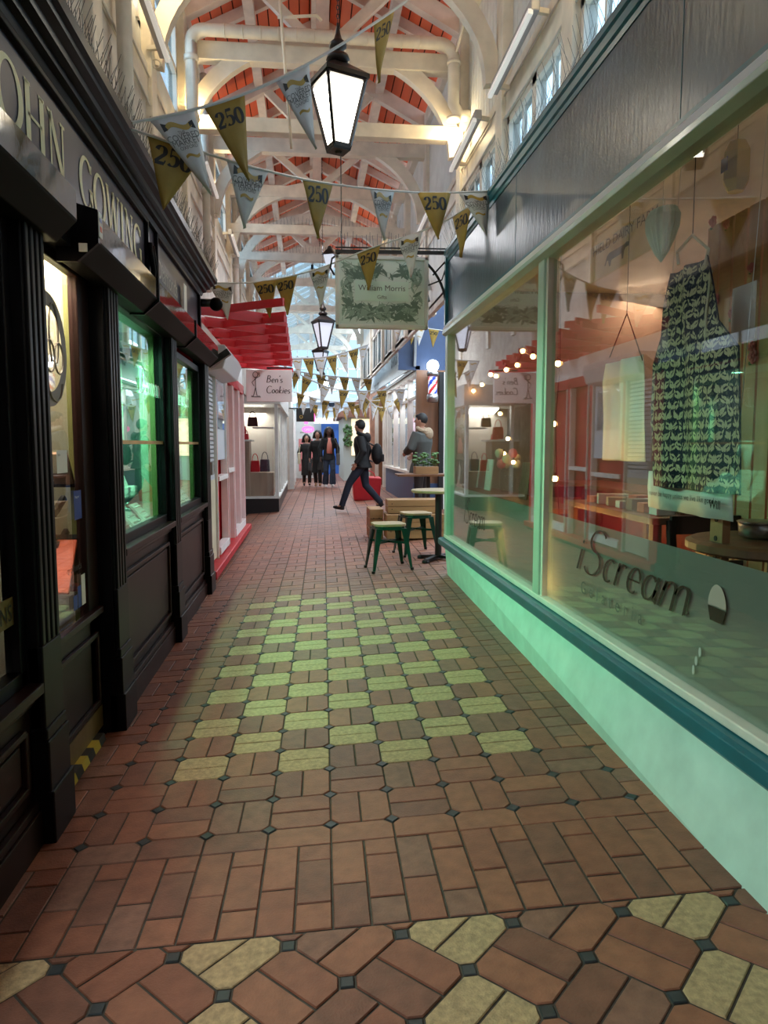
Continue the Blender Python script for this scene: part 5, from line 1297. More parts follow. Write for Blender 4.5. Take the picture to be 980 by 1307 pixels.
# ------------------------------------------------------------------ lanterns
mat('opal_hot', (.9, .88, .8), .4, emit=(1, .93, .78), es=6); mat('opal_dim', (.6, .62, .7), .3, emit=(.7, .75, .9), es=.35)  # opal_dim: faint bluish glow put into the panes of unlit lanterns
def lantern(c, sc, lab, glow, rz=.5, chain=1.5, ncord=None):
    """c = bottom centre"""
    t = thing('hanging_lantern', lab, 'lantern', c, 'four sided hanging lanterns')
    def L(r, z): return [(c.x+r*sc*math.cos(rz+PI/2*k), c.y+r*sc*math.sin(rz+PI/2*k), c.z+z*sc) for k in range(4)]
    rb, rt_, zt = .085, .205, .47
    b, tp = L(rb, .03), L(rt_, zt)
    for k in range(4):
        k2 = (k+1) % 4
        cen = lambda p, f_: tuple(p[i]+( (c.x, c.y, p[2])[i]-p[i])*f_ for i in range(3))
        MB().add([cen(b[k], .07), cen(b[k2], .07), cen(tp[k2], .05), cen(tp[k], .05)], [(0, 1, 2, 3)]).build('pane', glow, t)
    m = MB()
    for k in range(4):
        m.bar(b[k], tp[k], .022*sc, .022*sc); m.bar(tp[k], tp[(k+1) % 4], .025*sc, .035*sc); m.bar(b[k], b[(k+1) % 4], .02*sc, .03*sc)
    m.build('frame', 'lantern_metal', t)
    o_, i_ = L(rt_+.03, zt), L(.06, .60); z2 = L(rt_+.03, zt+.03); ii = L(.05, .64)
    m = MB(); m.add(o_+z2+i_, [(3, 2, 1, 0)]+[(k, (k+1) % 4, 4+(k+1) % 4, 4+k) for k in range(4)]+[(4+k, 4+(k+1) % 4, 8+(k+1) % 4, 8+k) for k in range(4)]+[(8, 9, 10, 11)]); m.build('roof', 'lantern_metal', t)
    m = MB(); m.lathe([(r*sc, z*sc) for r, z in ((.055, .595), (.085, .62), (.075, .65), (.04, .66), (.035, .68), (.06, .70), (.062, .73), (.03, .76), (.018, .80), (.012, .84), (.008, .87))], c, 18); m.build('finial', 'lantern_metal', t, smooth=True)
    q_ = L(.09, .0); m = MB(); m.add(q_+L(.1, .03), [(3, 2, 1, 0), (4, 5, 6, 7)]+[(k, (k+1) % 4, 4+(k+1) % 4, 4+k) for k in range(4)]); m.lathe([(.02*sc, -.015*sc), (.03*sc, 0)], c, 10); m.build('bottom_plate', 'lantern_metal', t)
    m = MB(); z = c.z+.87*sc; k = 0
    while z < c.z+.87*sc+chain:
        if k % 2: pts = [(c.x+.008*sc*math.cos(a), c.y, z+.018*sc+.018*sc*math.sin(a)) for a in [2*PI*i/8 for i in range(9)]]
        else: pts = [(c.x, c.y+.008*sc*math.cos(a), z+.018*sc+.018*sc*math.sin(a)) for a in [2*PI*i/8 for i in range(9)]]
        m.tube(pts, .003*sc, 4, cap=False); z += .029*sc; k += 1
    m.build('chain', 'iron', t)
    return t
c = at(432, 194, 4.3); lantern(c, .80, 'large black four sided lantern glowing warm white, nearest in the arcade', 'opal_hot', R(-22), 2.3)
lantern(Vector((.2, -2.0, 3.1)), .80, 'added glowing four sided lantern, unseen behind the viewpoint', 'opal_hot', R(-22), 2.3); point('lantern_light', (.2, -2.0, 3.3), 60, (1, .93, .85), .1)  # unseen lantern and its lamp, added to brighten the near floor and plinth
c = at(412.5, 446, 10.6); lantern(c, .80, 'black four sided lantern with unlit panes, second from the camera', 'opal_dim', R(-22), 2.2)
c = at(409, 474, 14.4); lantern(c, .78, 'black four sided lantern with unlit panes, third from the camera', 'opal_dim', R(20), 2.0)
c = at(413, 505, 19.5); lantern(c, .80, 'four sided lantern glowing white, farthest in the arcade', 'opal_hot', R(20), 1.8)
A, B = at(434, 195, 7.3), at(436, 322, 7.3)
solo(MB().tube([(A.x, 7.3, A.z+1.6), (B.x, 7.3, B.z)], .006, 6), 'hanging_cable', 'iron', 'thin dark cable hanging behind the nearest lantern down to the willow sign', 'cable')
t = thing('hanging_lantern', 'small black lantern on the wall bracket at the left edge of the willow sign', 'lantern', at(420, 345, 7.4))
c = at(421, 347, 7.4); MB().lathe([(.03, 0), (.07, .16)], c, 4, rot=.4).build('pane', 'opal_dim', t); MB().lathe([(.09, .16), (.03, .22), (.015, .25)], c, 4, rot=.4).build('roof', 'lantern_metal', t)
# ------------------------------------------------------------------ bunting
P250 = pen('250', 1, thick=.26, thin=.06, gap=.0)
w250 = P250[2]
TXT = {}
for s_, z_ in (('THE', .028), ('COVERED', .052), ('MARKET', .052), ('OXFORD', .03)): TXT[s_] = font_polys(s_, z_, 'CENTER')
def flag(root, p, q, length, kind, yaw=0, roll=0, detail=2, lab=None):
    """pennant sewn between p and q on the cord"""
    p, q = Vector(p), Vector(q); r = (q-p).normalized(); W_ = (q-p).length
    dn = Vector((0, 0, -1)); dn = (dn-r*dn.dot(r)*.35).normalized()
    tw = Matrix.Rotation(yaw, 3, Vector((0, 0, 1)))
    nrm = r.cross(dn).normalized()
    dn = (Matrix.Rotation(roll, 3, nrm) @ dn)
    def S(u, v): # u 0..1 across, v 0..1 down
        w = (1-v); x = W_*(.5+(u-.5)*w)
        off = .035*yaw*length*6*v*v
        return p+r*x+dn*(v*length)+nrm*off+nrm*(.012*math.sin(u*6+v*3)*v)
    NU, NV = 6, 8; vs = [S(u/NU, min(v/NV, .985)) for v in range(NV+1) for u in range(NU+1)]
    fs = [(v*(NU+1)+u, v*(NU+1)+u+1, (v+1)*(NU+1)+u+1, (v+1)*(NU+1)+u) for v in range(NV) for u in range(NU)]
    f = MB().add(vs, fs).build('pennant', 'gold_cloth' if kind == 'g' else 'white_cloth', root, smooth=True, solid=.0015)
    front = nrm if nrm.y < 0 else -nrm
    def put(polys, cx, cy, s, mt, name, dy=0):
        m = MB(); vs = []
        for a, b in polys[0]:
            X = (a*s+cx)/W_; Y = (cy-b*s)/length
            wv = max(.05, 1-Y); u = .5+(X)/wv; vs.append(S(u, Y)+front*.0028)
        m.add(vs, polys[1]); m.build(name, mt, f)
    if kind == 'g':
        s = W_*.66/w250
        if detail: put(P250[:2], -w250*s/2, length*.17+s*.7, s, 'ink', 'numerals')
    else:
        rib = lambda oy, sc: ([(x*sc, oy+y_*sc) for i in range(11) for x, y_ in [(-.5+i/10, .10*math.sin(i/10*2*PI)+.09), (-.5+i/10, .10*math.sin(i/10*2*PI)-.09)]], [(2*i, 2*i+1, 2*i+3, 2*i+2) for i in range(10)])
        rib0 = rib(0, 1)
        put(rib0, 0, length*.14, W_*.55, 'scroll_gold', 'scroll')
        if detail > 1:
            put(([(-.62, .2), (-.42, .12), (-.42, -.05), (-.62, -.1)], [(0, 1, 2, 3)]), 0, length*.14, W_*.55, 'ink', 'scroll_end'); put(([(.62, .1), (.42, .05), (.42, -.12), (.62, -.2)], [(0, 1, 2, 3)]), 0, length*.14, W_*.55, 'ink', 'scroll_end')
            sc = W_/.2
            for s_, yy in (('THE', .235), ('COVERED', .30), ('MARKET', .365), ('OXFORD', .415)): put(TXT[s_], 0, length*yy, sc*.62, 'grey_ink', 'print')
        put(rib0, 0, length*.50, W_*.3, 'scroll_gold', 'scroll')
    return f
def bunting(pts, flags, lab, size=(.2, .36), detail=2, rw=.007, grp='bunting strung across the arcade'):
    """pts: world points of the cord; flags: (t along cord 0..1, kind, yaw, roll)"""
    pts = [Vector(p) for p in pts]
    # smooth
    P = []
    n = len(pts)
    for i in range(n-1):
        p0, p1, p2, p3 = pts[max(i-1, 0)], pts[i], pts[i+1], pts[min(i+2, n-1)]
        for k in range(8):
            t = k/8; P.append(.5*((2*p1)+(-p0+p2)*t+(2*p0-5*p1+4*p2-p3)*t*t+(-p0+3*p1-3*p2+p3)*t**3))
    P.append(pts[-1]); Ls = [0]
    for a, b in zip(P, P[1:]): Ls.append(Ls[-1]+(b-a).length)
    def at_len(l):
        l = max(0, min(Ls[-1], l))
        for i in range(len(P)-1):
            if Ls[i+1] >= l: f = (l-Ls[i])/max(1e-9, Ls[i+1]-Ls[i]); return P[i].lerp(P[i+1], f)
        return P[-1]
    root = thing('bunting', lab, 'bunting', pts[0], grp)
    MB().tube(P, rw, 5).build('cord', 'ribbon', root)
    def nearest(px):                       # length at which the cord crosses this picture column
        best = None
        for i, p_ in enumerate(P):
            v = co.matrix_world.inverted() @ p_
            x = CX+F*v.x/(-v.z); d = abs(x-px)
            if best is None or d < best[0]: best = (d, Ls[i], x)
        return best[1]
    for fl_ in flags:
        tpos, kind = fl_[0], fl_[1]; yaw = fl_[2] if len(fl_) > 2 else 0; roll = fl_[3] if len(fl_) > 3 else 0; sz = fl_[4] if len(fl_) > 4 else 1
        l = nearest(tpos) if tpos > 1 else tpos*Ls[-1]
        flag(root, at_len(l-size[0]*sz/2), at_len(l+size[0]*sz/2), size[1]*sz, kind, yaw, roll, detail)
    return root
bpy.context.view_layer.update()
bunting([at(168, 157, 3.25), at(255, 138, 3.4), at(340, 108, 3.55), at(430, 60, 3.75), at(520, 0, 4.1), at(570, -45, 4.2), at(640, -120, 4.3)],
        [(222, 'w', .6, -.45), (290, 'g', .1, -.18), (371, 'w', .1, -.2), (485, 'g', .1, .30), (606, 'w', 0, .1)], 'nearest bunting string of gold and white pennants, rising to the upper right', (.22, .35))
bunting([at(168, 165, 3.3), at(250, 192, 3.45), at(340, 218, 3.75), at(430, 236, 4.2), at(540, 246, 4.85), at(625, 244, 4.9)],
        [(221, 'g', .3, .20), (316, 'w', .2, .10), (406, 'g', .1, .05), (483, 'w', 0, 0), (552, 'g', .1, -.08), (612, 'w', .2, -.3)], 'second bunting string of gold and white pennants, sagging across below the lantern', (.27, .30))
bunting([at(262, 361, 7.0), at(330, 360, 6.9), at(400, 345, 6.6), at(470, 318, 6.2), at(530, 298, 5.9), at(572, 280, 5.6), at(615, 252, 5.2)],
        [(285, 'w', .2, -.15), (335, 'g', .1, -.1), (366, 'g', .1, 0), (412, 'w', .1, .05), (469, 'g', 0, .05), (524, 'w', 0, .0), (589, 'g', 0, .05)], 'third bunting string, running from the red canopy to the gift shop fascia', (.25, .34))
bunting([at(455, 400, 11.5), at(500, 412, 11.2), at(566, 422, 11)], [(480, 'w'), (504, 'w'), (524, 'g'), (536, 'w'), (553, 'g')], 'short bunting string below the willow sign by the navy wall', (.17, .28), 1)
rb_ = random.Random(4)
far = [((372, 458), (420, 455), (470, 440), (11.5)), ((372, 473), (420, 480), (475, 484), (13.5)), ((360, 466), (430, 497), (520, 497), (12.5)), ((375, 500), (430, 513), (520, 508), (16)),
       ((380, 512), (440, 520), (500, 500), (19)), ((385, 520), (440, 524), (495, 515), (22)), ((455, 495), (490, 520), (533, 478), (14.5))]
for k, (a, b, c_, Y) in enumerate(far):
    n = 7 if k < 3 else 9
    bunting([at(*a, Y), at(*b, Y+.2), at(*c_, Y+.4)], [(.06+.88*i/(n-1), 'g' if (i+k) % 2 else 'w', .1, rb_.uniform(-.2, .2)) for i in range(n)], 'distant bunting string of small gold and white pennants, %s beyond the cookie sign' % ORD[k], (.19, .34), 1, .01)
# ------------------------------------------------------------------ tube lights, wall lamps, pipes
mat('tube_glow', (.9, .9, .9), .4, emit=(1, .95, .88), es=.15)
def tubelight(a, b, s, lab):
    a, b = Vector(a), Vector(b); t = thing('tube_light', lab, 'tube light', a, 'tube lights along the upper walls')
    MB().bar(a, b, .055, .075).build('casing', mat('casing_grey', (.42, .42, .44), .4, .3), t, bevel=.006)
    MB().bar(a+Vector((-.03*s, 0, -.045)), b+Vector((-.03*s, 0, -.045)), .03, .03).build('tube', 'tube_glow', t)
    for p_ in (a.lerp(b, .06), a.lerp(b, .94)): MB().bar(p_, p_+Vector((.10*s, 0, -.01)), .03, .03).build('arm', 'timber', t)
for k, (y0, y1) in enumerate(((-.4, .6), (2.6, 3.6), (4.47, 5.45), (5.93, 6.9), (7.9, 8.9), (9.8, 10.8))):
    tubelight((XR-.13, y0, 3.92), (XR-.13, y1, 3.88), 1, 'slim grey tube light on the right upper wall, %s from the camera' % ORD[k])
for k, (y0, y1) in enumerate(((-.4, .6), (2.2, 3.2), (4.3, 5.6), (7.6, 8.5), (10.1, 11.0))):
    tubelight((XL+.12, y0, 4.12), (XL+.12, y1, 4.08), -1, 'slim grey tube light on the left upper wall, %s from the camera' % ORD[k])
mat('lamp_glow', (1, .8, .4), .4, emit=(1, .75, .3), es=16)
def walllamp(x, y, z, s, lab):
    t = thing('wall_lamp', lab, 'wall lamp', (x, y, z), 'warm wall lamps on the roof timbers')
    MB().ball((x, y, z), .035, 10, sc=(.7, 1, 1)).build('bulb', 'lamp_glow', t, smooth=True); MB().box(x+.02*s, x+.06*s, y-.03, y+.03, z-.05, z+.05).build('bracket', 'timber', t)
    point('wall_lamp_light', (x-.08*s, y, z+.02), 4.5, (1, .78, .45), .05)
walllamp(XR-.08, 6.9, 4.13, 1, 'warm lamp glowing under the right end of the first tie beam'); walllamp(XL+.08, 7.0, 4.28, -1, 'warm lamp glowing at the left end of the first tie beam')
walllamp(XL+.06, 5.3, 4.50, -1, 'warm lamp on the left upper wall above the nearest tube light')
walllamp(XL+.06, 9.6, 4.5, -1, 'warm lamp on the left wall beyond the second tube light'); walllamp(XR-.08, 3.9, 4.3, 1, 'warm lamp on the right upper wall near the camera'); walllamp(XR-.08, 14.2, 4.3, 1, 'warm lamp on the right beyond the willow sign')
def hooks(x, y, z, s, k):
    m = MB(); m.tube([(x+.03*math.cos(a), y, z+.03*math.sin(a)) for a in [2*PI*i/14 for i in range(15)]], .005, 5, cap=False)
    m.tube([(x, y, z+.03), (x+.02*s, y+.05, z+.12), (x+.05*s, y, z+.04), (x+.04*s, y-.08, z-.2), (x+.02*s, y+.06, z-.1), (x+.04*s, y+.02, z+.05)], .004, 4)
    solo(m, 'cable_loop', 'timber', 'loop of slack cable hanging at the foot of the %s arch on the %s' % (ORD[k], 'right' if s > 0 else 'left'), 'cable', 'cable loops at the arch feet')
for k, y in enumerate((5.7, 7.12, 9.15, 11.0)): hooks(XR-.07, y-.12, 4.0, 1, k); hooks(XL+.07, y-.12, 4.0, -1, k)
# pipes
def elbow(c, r, a0, a1, plane, n=6):
    return [(c[0]+r*math.cos(R(a0+(a1-a0)*i/n)), c[1], c[2]+r*math.sin(R(a0+(a1-a0)*i/n))) for i in range(n+1)]
yp = 6.95; zp = 4.98; xl, xr = XL+.12, XR-.13
m = MB(); m.tube([(xl, yp, 4.1), (xl, yp, zp-.12)]+elbow((xl+.12, yp, zp-.12), .12, 180, 90, 0)+elbow((xr-.14, yp, zp-.14), .14, 90, 0, 0)+[(xr, yp, 4.45), (xr+.06, yp+.02, 4.36), (xr+.16, yp+.02, 4.36)], .055, 14)
for x in [xl+.3+.16*i for i in range(12)]: m.tube([(x-.006, yp, zp), (x+.006, yp, zp)], .058, 14)
for z in (4.2, 4.7): m.tube([(xl, yp, z), (xl, yp, z+.05)], .066, 14); m.tube([(xr, yp, z+.1), (xr, yp, z+.13)], .066, 14)
solo(m, 'roof_pipe', 'timber', 'thick cream pipe crossing the arcade under the roof with bends at both ends', 'pipe', smooth=True)
for k, (x, y, z0, z1, r) in enumerate(((XL+.09, 4.55, 2.9, 5.1, .045), (XL+.09, 8.0, 2.9, 5.1, .04), (XL+.09, 11.2, 2.9, 5.0, .045))):
    solo(MB().tube([(x, y, z0), (x, y, z1)], r, 12).tube([(x, y, 3.9), (x, y, 3.96)], r*1.25, 12), 'drain_pipe', 'plaster', 'cream vertical drain pipe on the left upper wall, %s from the camera' % ORD[k], 'pipe', 'drain pipes on the left wall', smooth=True)
for k, (px, y) in enumerate(((357, 6.3), (600, 6.5))):
    A = at(px, 0, y); B = at(372 if k == 0 else 575, 190 if k == 0 else 95, y+.6)
    solo(MB().tube([A, B], .013, 8), 'thin_pipe', 'timber', 'thin cream pipe sloping down under the red roof boards, %s one' % ('left' if k == 0 else 'right'), 'pipe', smooth=True)
solo(MB().tube([at(354, 22, 6.4), at(404, 20, 6.4), at(410, 26, 6.45)], .013, 8), 'thin_pipe', 'timber', 'short thin cream pipe joining the left sloping pipe to the king post', 'pipe', smooth=True)
for sd, Xs in ((1, XR), (-1, XL)):
    m = MB(); rw = random.Random(sd+5)
    for j_ in range(2): m.tube([(Xs-.03*sd, YN+1+i*.7, 3.70+.18*j_+rw.uniform(-.012, .012)) for i in range(24)], .007, 5)
    solo(m, 'wall_cables', 'plaster', 'pair of slack cables running along the %s upper wall' % ('right' if sd > 0 else 'left'), 'cable')
# bird spikes on right cornice
for k in range(8):
    ya = -.2+k*.83; m = MB(); m.box(1.235, 1.26, ya, ya+.81, 2.9955, 3.0)
    for i in range(18):
        yy = ya+.81*(i+.5)/18
        for s in (-1, 1): m.tube([(1.25, yy, 2.998), (1.25+.05*s+random.uniform(-.015, .015), yy+random.uniform(-.04, .04), 2.998+random.uniform(.12, .2))], .0013, 3, cap=False)
    solo(m, 'bird_spikes', 'spike', 'strip of wire bird spikes above the slate fascia, %s strip along it' % ORD[k], 'bird spikes', 'bird spikes on the gift shop cornice')
# ------------------------------------------------------------------ people
def V(*a): return Vector(a)
def person(name, label, x, y, rz, H, pose, outfit, female=False):
    """built facing +Y then turned; pose: dict of leg and arm joints given as (side, forward, down) fractions of height"""
    z = fz(x, y); root = thing(name, label, 'person', (0, 0, 0))
    s = H
    hip = {k: V(.05*k*s, 0, .51*s) for k in (-1, 1)}; sh = {k: V((.095 if female else .11)*k*s, 0, .81*s) for k in (-1, 1)}
    kn, an, el, wr = {}, {}, {}, {}
    for k, nm in ((-1, 'l'), (1, 'r')):
        q = pose['leg_'+nm]; kn[k] = V(*[c*s for c in q[0]]); an[k] = V(*[c*s for c in q[1]])
        q = pose['arm_'+nm]; el[k] = V(*[c*s for c in q[0]]); wr[k] = V(*[c*s for c in q[1]])
    rotm = Matrix.Rotation(rz, 3, 'Z'); 
    def done(mb, nm, m, **kw):
        mb.v = [rotm @ v for v in mb.v]
        return mb.build(nm, m, root, **kw)
    # body: one continuous figure
    b = MB(); lean = V(0, pose.get('lean', 0)*s, 0)
    b.rings([(V(0, 0, .49*s), .075*s, .055*s), (V(0, 0, .54*s), .085*s, .06*s), (V(0, 0, .62*s)+lean*.3, .07*s, .05*s), (V(0, 0, .72*s)+lean*.7, .085*s, .058*s), (V(0, 0, .80*s)+lean, .09*s, .055*s), (V(0, 0, .83*s)+lean, .05*s, .04*s)], 20)
    hd = V(0, .012*s, .925*s)+lean*1.2; ht = Matrix.Rotation(pose.get('head', 0), 3, 'Z')
    b.tube([V(0, 0, .80*s)+lean, hd-V(0, 0, .04*s)], [.034*s, .03*s], 12)
    b.ball(hd, .06*s, 20, sc=(.78, .92, 1.12)); b.ball(hd+ht @ V(0, .018*s, -.035*s), .038*s, 16, sc=(.85, .9, .9))
    b.tube([hd+ht @ V(0, .05*s, .012*s), hd+ht @ V(0, .068*s, -.012*s)], [.005*s, .009*s], 8)
    for e in (-1, 1): b.ball(hd+ht @ V(.048*s*e, -.002*s, -.003*s), .014*s, 8, sc=(.4, .8, 1.2))
    for k in (-1, 1):
        b.tube([hip[k], kn[k], an[k]+V(0, 0, .01*s)], [.05*s, .034*s, .024*s], 14)
        b.tube([an[k], an[k]+V(0, .055*s, -.022*s)], [.024*s, .018*s], 10)
        b.tube([sh[k]+lean, el[k], wr[k]], [.032*s, .025*s, .017*s], 12)
        d = (wr[k]-el[k]).normalized(); side = V(1, 0, 0)
        fwd = d.cross(side); fwd = fwd.normalized() if fwd.length > .1 else V(0, 1, 0)
        if fwd.y < 0: fwd = -fwd
        pc = wr[k]+d*.03*s; b.ball(wr[k]+d*.028*s, .024*s, 10, sc=(.6, 1, 1.1))
        for i in range(4):
            f0 = pc+fwd*(.016-.0105*i)*s+d*.018*s; L_ = (.042, .047, .044, .035)[i]*s
            b.tube([f0, f0+d*L_*.5-side*k*.003*s, f0+d*L_*.9-side*k*.012*s], [.0062*s, .0056*s, .0046*s], 8)
        b.tube([wr[k]+d*.012*s+fwd*.012*s, pc+fwd*.03*s, pc+fwd*.034*s+d*.02*s], [.0075*s, .0065*s, .005*s], 8)
    body = done(b, 'body', outfit['skin'], remesh=.0048*s)
    # face
    fm = MB()
    for e in (-1, 1): fm.ball(hd+ht @ V(.019*s*e, .051*s, .004*s), .0055*s, 8)
    fm.bar(hd+ht @ V(-.014*s, .0535*s, -.034*s), hd+ht @ V(.014*s, .0535*s, -.034*s), .003*s, .004*s)
    done(fm, 'face_features', 'hair')
    # hair
    h = MB()
    if outfit['hair'] == 'short':
        h.ball(hd+ht @ V(0, -.012*s, .017*s), .062*s, 18, sc=(.86, .92, 1.0)); h.ball(hd+ht @ V(0, .02*s, .045*s), .035*s, 12, sc=(1.1, 1, .6))
    else:
        h.ball(hd+ht @ V(0, -.018*s, .018*s), .068*s, 18, sc=(.95, .95, 1.02))
        rh = random.Random(3)
        for i in range(46):
            a = PI*(.98+1.04*i/45)+rh.uniform(-.1, .1) ; p0 = hd+ht @ V(.055*s*math.cos(a), .045*s*math.sin(a)-.006*s, .01*s)
            h.tube([p0+V(0, 0, .03*s), p0+ht @ V(.018*s*math.cos(a), .012*s*math.sin(a), -.04*s), p0+ht @ V(.028*s*math.cos(a)+rh.uniform(-.01, .01)*s, .02*s*math.sin(a), -outfit.get('hairlen', .12)*s)], [.018*s, .02*s, .012*s], 6)
    done(h, 'hair', 'hair', remesh=.006*s)
    # trousers
    tr = MB(); tr.rings([(V(0, 0, .475*s), .082*s, .062*s), (V(0, 0, .53*s), .088*s, .066*s), (V(0, 0, .60*s), .078*s, .058*s)], 18)
    fl_ = outfit.get('flare', 1)
    for k in (-1, 1): tr.tube([hip[k]-V(0, 0, .0), hip[k].lerp(kn[k], .5), kn[k], kn[k].lerp(an[k], .5), an[k]-V(0, 0, .005*s)], [.058*s, .052*s, .042*s, .038*s*(1+(fl_-1)*.5), .034*s*fl_], 16)
    done(tr, 'trousers', outfit['trousers'], remesh=.0065*s)
    # jacket or coat
    j = MB(); hem = outfit.get('hem', .46); bulk = outfit.get('bulk', 1.0)
    ring = [(V(0, 0, .82*s)+lean, .075, .05), (V(0, 0, .79*s)+lean, .118, .07), (V(0, 0, .72*s)+lean*.7, .115, .08), (V(0, 0, .62*s)+lean*.3, .088, .07), (V(0, 0, .54*s), .094, .075)]
    if hem < .5:
        n_ = max(1, int((.54-hem)/.06))
        for i in range(1, n_+1): f_ = i/n_; ring.append((V(0, 0, (.54-(.54-hem)*f_)*s), .096+outfit.get('spread', .02)*f_, .082+outfit.get('spread', .02)*f_))
    j.rings([(c_, rx*s*bulk, ry*s*bulk) for c_, rx, ry in ring[::-1]], 22)
    for k in (-1, 1): j.tube([sh[k]+lean-V(.015*k*s, 0, .005*s), el[k], wr[k]-(wr[k]-el[k])*.02], [.045*s*bulk, .038*s*bulk, .03*s*bulk], 14)
    done(j, outfit.get('jname', 'jacket'), outfit['jacket'], remesh=.007*s)
    if outfit.get('top'):
        tp = MB(); tp.rings([(V(0, .05*s, .56*s), .05*s, .05*s), (V(0, .05*s, .72*s), .045*s, .05*s), (V(0, .03*s, .82*s), .03*s, .035*s)], 14); done(tp, 'top', outfit['top'], smooth=True)
    if outfit.get('hood'):
        hh = MB(); hh.tube([V(.08*s*math.cos(a), -.02*s+.055*s*math.sin(a), .835*s+.02*s*math.sin(a))+lean for a in [2*PI*i/18 for i in range(19)]], .022*s, 10); hh.ball(V(0, -.07*s, .80*s)+lean, .07*s, 12, sc=(1.1, .6, .9)); done(hh, 'hood', outfit['hood'], remesh=.008*s)
    for k in (-1, 1):
        sm = MB(); a = an[k]; toe = pose.get('toe_l' if k < 0 else 'toe_r', 0)
        d_ = V(0, math.cos(toe), math.sin(toe)); low = a+V(0, 0, -.026*s)
        sm.tube([low-d_*.03*s, low+d_*.0*s, low+d_*.06*s, low+d_*.098*s], [.020*s, .024*s, .021*s, .013*s], 12); sm.tube([a+V(0, 0, .02*s), low+V(0, 0, .005*s)], [.024*s, .024*s], 12)
        done(sm, 'shoe', outfit['shoes'], remesh=.006*s)
    # drop on the floor
    dg_min = min((c.data.vertices[i].co.z for c in C.objects if c.parent == root and c.name.startswith('shoe') for i in range(len(c.data.vertices))))
    root.location = (x, y, z-dg_min+.002); return root
stand = dict(leg_l=((-.055, .01, .27), (-.06, 0, .045)), leg_r=((.055, .01, .27), (.06, 0, .045)), arm_l=((-.15, -.01, .64), (-.145, .03, .50)), arm_r=((.15, -.01, .64), (.145, .03, .50)))
walk = dict(stand, leg_l=((-.05, .10, .29), (-.05, .06, .055)), leg_r=((.05, .02, .27), (.05, -.09, .06)), toe_r=-.3)
stride = dict(leg_l=((-.055, .14, .30), (-.055, .225, .055)), leg_r=((.05, -.03, .275), (.05, -.20, .085)), toe_l=.1, toe_r=-.55, lean=.015, head=-.5,
              arm_l=((-.15, -.03, .65), (-.14, .05, .52)), arm_r=((.15, -.05, .66), (.15, .0, .52)))
pw = person('person', 'person in a black hooded jacket and dark jeans striding left across the alley', .98, 12.9, R(78), 1.62, stride, dict(skin='skin', hair='short', trousers='dark_jeans', jacket='black_cloth', shoes='ink', hem=.47, bulk=1.1, hood='black_cloth'))
t = thing('backpack', 'small black backpack worn by the striding person', 'backpack', (1.22, 12.95, .95))
bp_ = MB(); bp_.ball((1.25, 12.97, 1.12), .17, 16, sc=(.62, .8, 1.15)); bp_.build('pack', 'black_cloth', t, remesh=.012); MB().box(1.31, 1.37, 12.87, 13.07, .98, 1.12).build('pocket', 'iron', t, bevel=.02); MB().tube([(1.18, 12.85, 1.27), (1.08, 12.80, 1.32), (.96, 12.79, 1.22), (1.0, 12.8, 1.05), (1.16, 12.85, .98)], .016, 6).build('strap', 'iron', t)
mat('parka', (.06, .065, .06), .7, var=.15); mat('fur', (.35, .26, .17), .9, bump=1, bscale=60); mat('pink_top', (.75, .28, .22), .7); mat('brown_boot', (.30, .15, .06), .6)
person('person', 'person in a grey parka with a fur hood standing by the barber corner', 1.80, 11.3, R(55), 1.62, dict(stand, arm_l=((-.14, .05, .66), (-.08, .13, .62)), arm_r=((.14, .05, .66), (.1, .12, .6)), head=.2), dict(skin='skin', hair='short', trousers='ink', jacket='parka', shoes='ink', hem=.42, bulk=1.2, hood='fur'))
person('person', 'person with long dark hair, pink top and flared jeans walking towards the camera', .60, 20.2, R(186), 1.66, walk, dict(skin='dark_skin', hair='long', hairlen=.13, trousers='jeans', flare=1.7, jacket='black_cloth', shoes='bright_white', hem=.45, bulk=1.0, top='pink_top'), True)
person('person', 'person in a long black coat and tan boots in the middle of the three walkers', .30, 20.9, R(170), 1.60, walk, dict(skin='skin', hair='long', hairlen=.08, trousers='ink', jacket='black_cloth', jname='coat', shoes='brown_boot', hem=.24, spread=.02, bulk=.98), True)
person('person', 'person in a long black coat on the left of the three walkers', -.02, 21.6, R(182), 1.52, walk, dict(skin='skin', hair='long', hairlen=.1, trousers='ink', jacket='black_cloth', jname='coat', shoes='ink', hem=.2, spread=.02, bulk=.95), True)
t = thing('shoulder_bag', 'grey shoulder bag carried at the side of the pink topped walker', 'bag', (.9, 20.2, .8)); MB().box(.80, .90, 20.05, 20.25, .72, 1.05).build('body', 'grey_ink', t, bevel=.03); MB().tube([(.85, 20.15, 1.04), (.83, 20.15, 1.3), (.74, 20.15, 1.46)], .01, 6).build('strap', 'grey_ink', t)
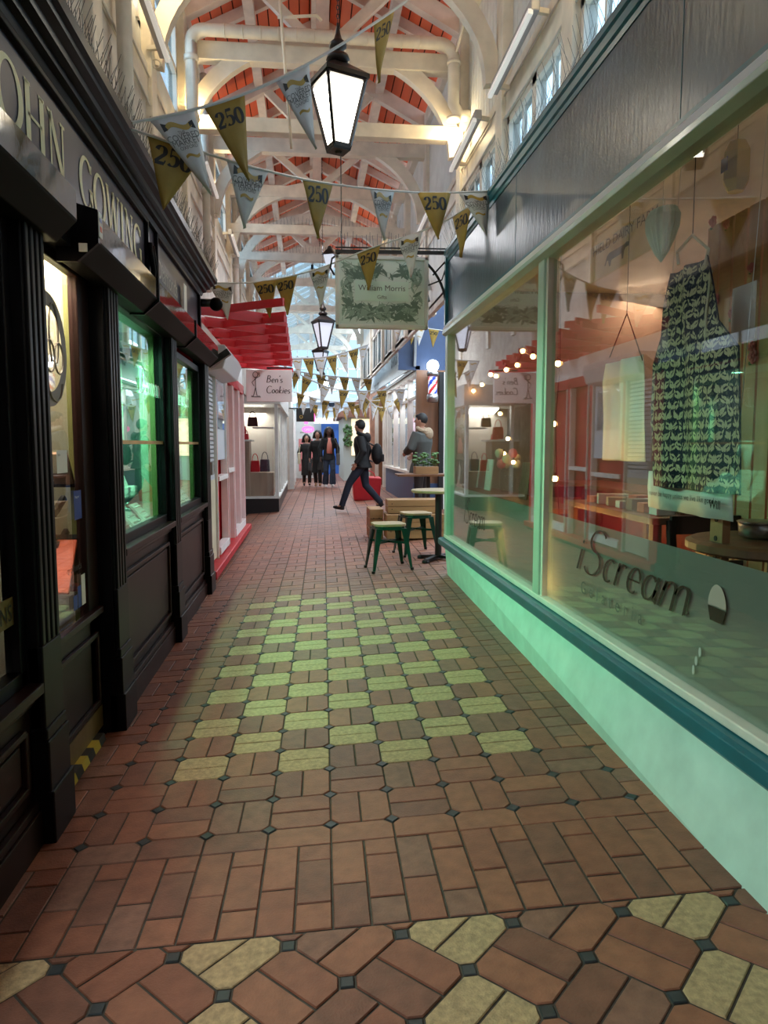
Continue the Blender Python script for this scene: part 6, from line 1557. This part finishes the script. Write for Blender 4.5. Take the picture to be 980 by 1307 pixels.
t = thing('tote_bag', 'pale tote bag at the side of the walker on the left', 'bag', (-.26, 21.6, .7)); MB().box(-.28, -.20, 21.4, 21.6, .72, 1.05).build('body', 'cream', t, bevel=.02); MB().tube([(-.24, 21.5, 1.04), (-.22, 21.5, 1.2), (-.2, 21.5, 1.28)], .01, 6).build('handle', 'cream', t)
# ------------------------------------------------------------------ light
w = bpy.data.worlds.new('sky'); bpy.context.scene.world = w; w.use_nodes = True
bg = w.node_tree.nodes['Background']; bg.inputs[0].default_value = (.72, .87, 1, 1); bg.inputs[1].default_value = 2.4
c = at(432, 194, 4.3); point('lantern_light', (c.x, c.y, c.z+.22), 30, (1, .94, .86), .08)
c = at(413, 505, 19.5); point('lantern_light', (c.x, c.y, c.z+.22), 25, (1, .9, .75), .08)
for y in (1.2, 4.4): point('shop_light', (3.3, y, 2.45), 6, (1, .78, .58), .03)
area('shop_light', (2.9, 6.1, 2.58), (2.5, 5.6, 0), 6, (1, .68, .42), .4, .6)
area('door_light', (dX-.10, 3.05, 2.12), (dX-.10, 3.05, 0), 24, (1, .86, .66), .08, .8)
for y in (.4, 1.1, 1.8): spot('case_light', (XF-.33, y, 1.98), (XF+.6, y, .3), 24, (.86, 1, .96), 140, .5, .06)
area('shop_light', (BX-.6, 15, 2.0), (BX-.6, 14.5, 0), 14, (1, .92, .8), .6, .6)
area('shop_light', (2.2, 14.5, 2.45), (2.2, 14.5, 0), 30, (.85, .9, 1), .3, 3)
for y in (10, 16.5, 21, 26): area('added_fill', (XC, y, 4.1), (XC, y, 0), (34 if y > 12 else 16), (.95, .96, 1), .2, 1.5)  # added fill panels along the arcade centre, no fittings hang there
sc = bpy.context.scene
sc.view_settings.view_transform = 'Standard'; sc.view_settings.look = 'None'; sc.view_settings.gamma = 1; sc.view_settings.exposure = 1.12; sc.view_settings.use_curve_mapping = False
try:
    sc.cycles.use_denoising = True; sc.cycles.denoiser = 'OPENIMAGEDENOISE'; sc.cycles.max_bounces = 8; sc.cycles.transparent_max_bounces = 24; sc.cycles.diffuse_bounces = 5; sc.cycles.glossy_bounces = 4; sc.cycles.sample_clamp_indirect = 6
    sc.cycles.caustics_reflective = False; sc.cycles.caustics_refractive = False
except Exception: pass
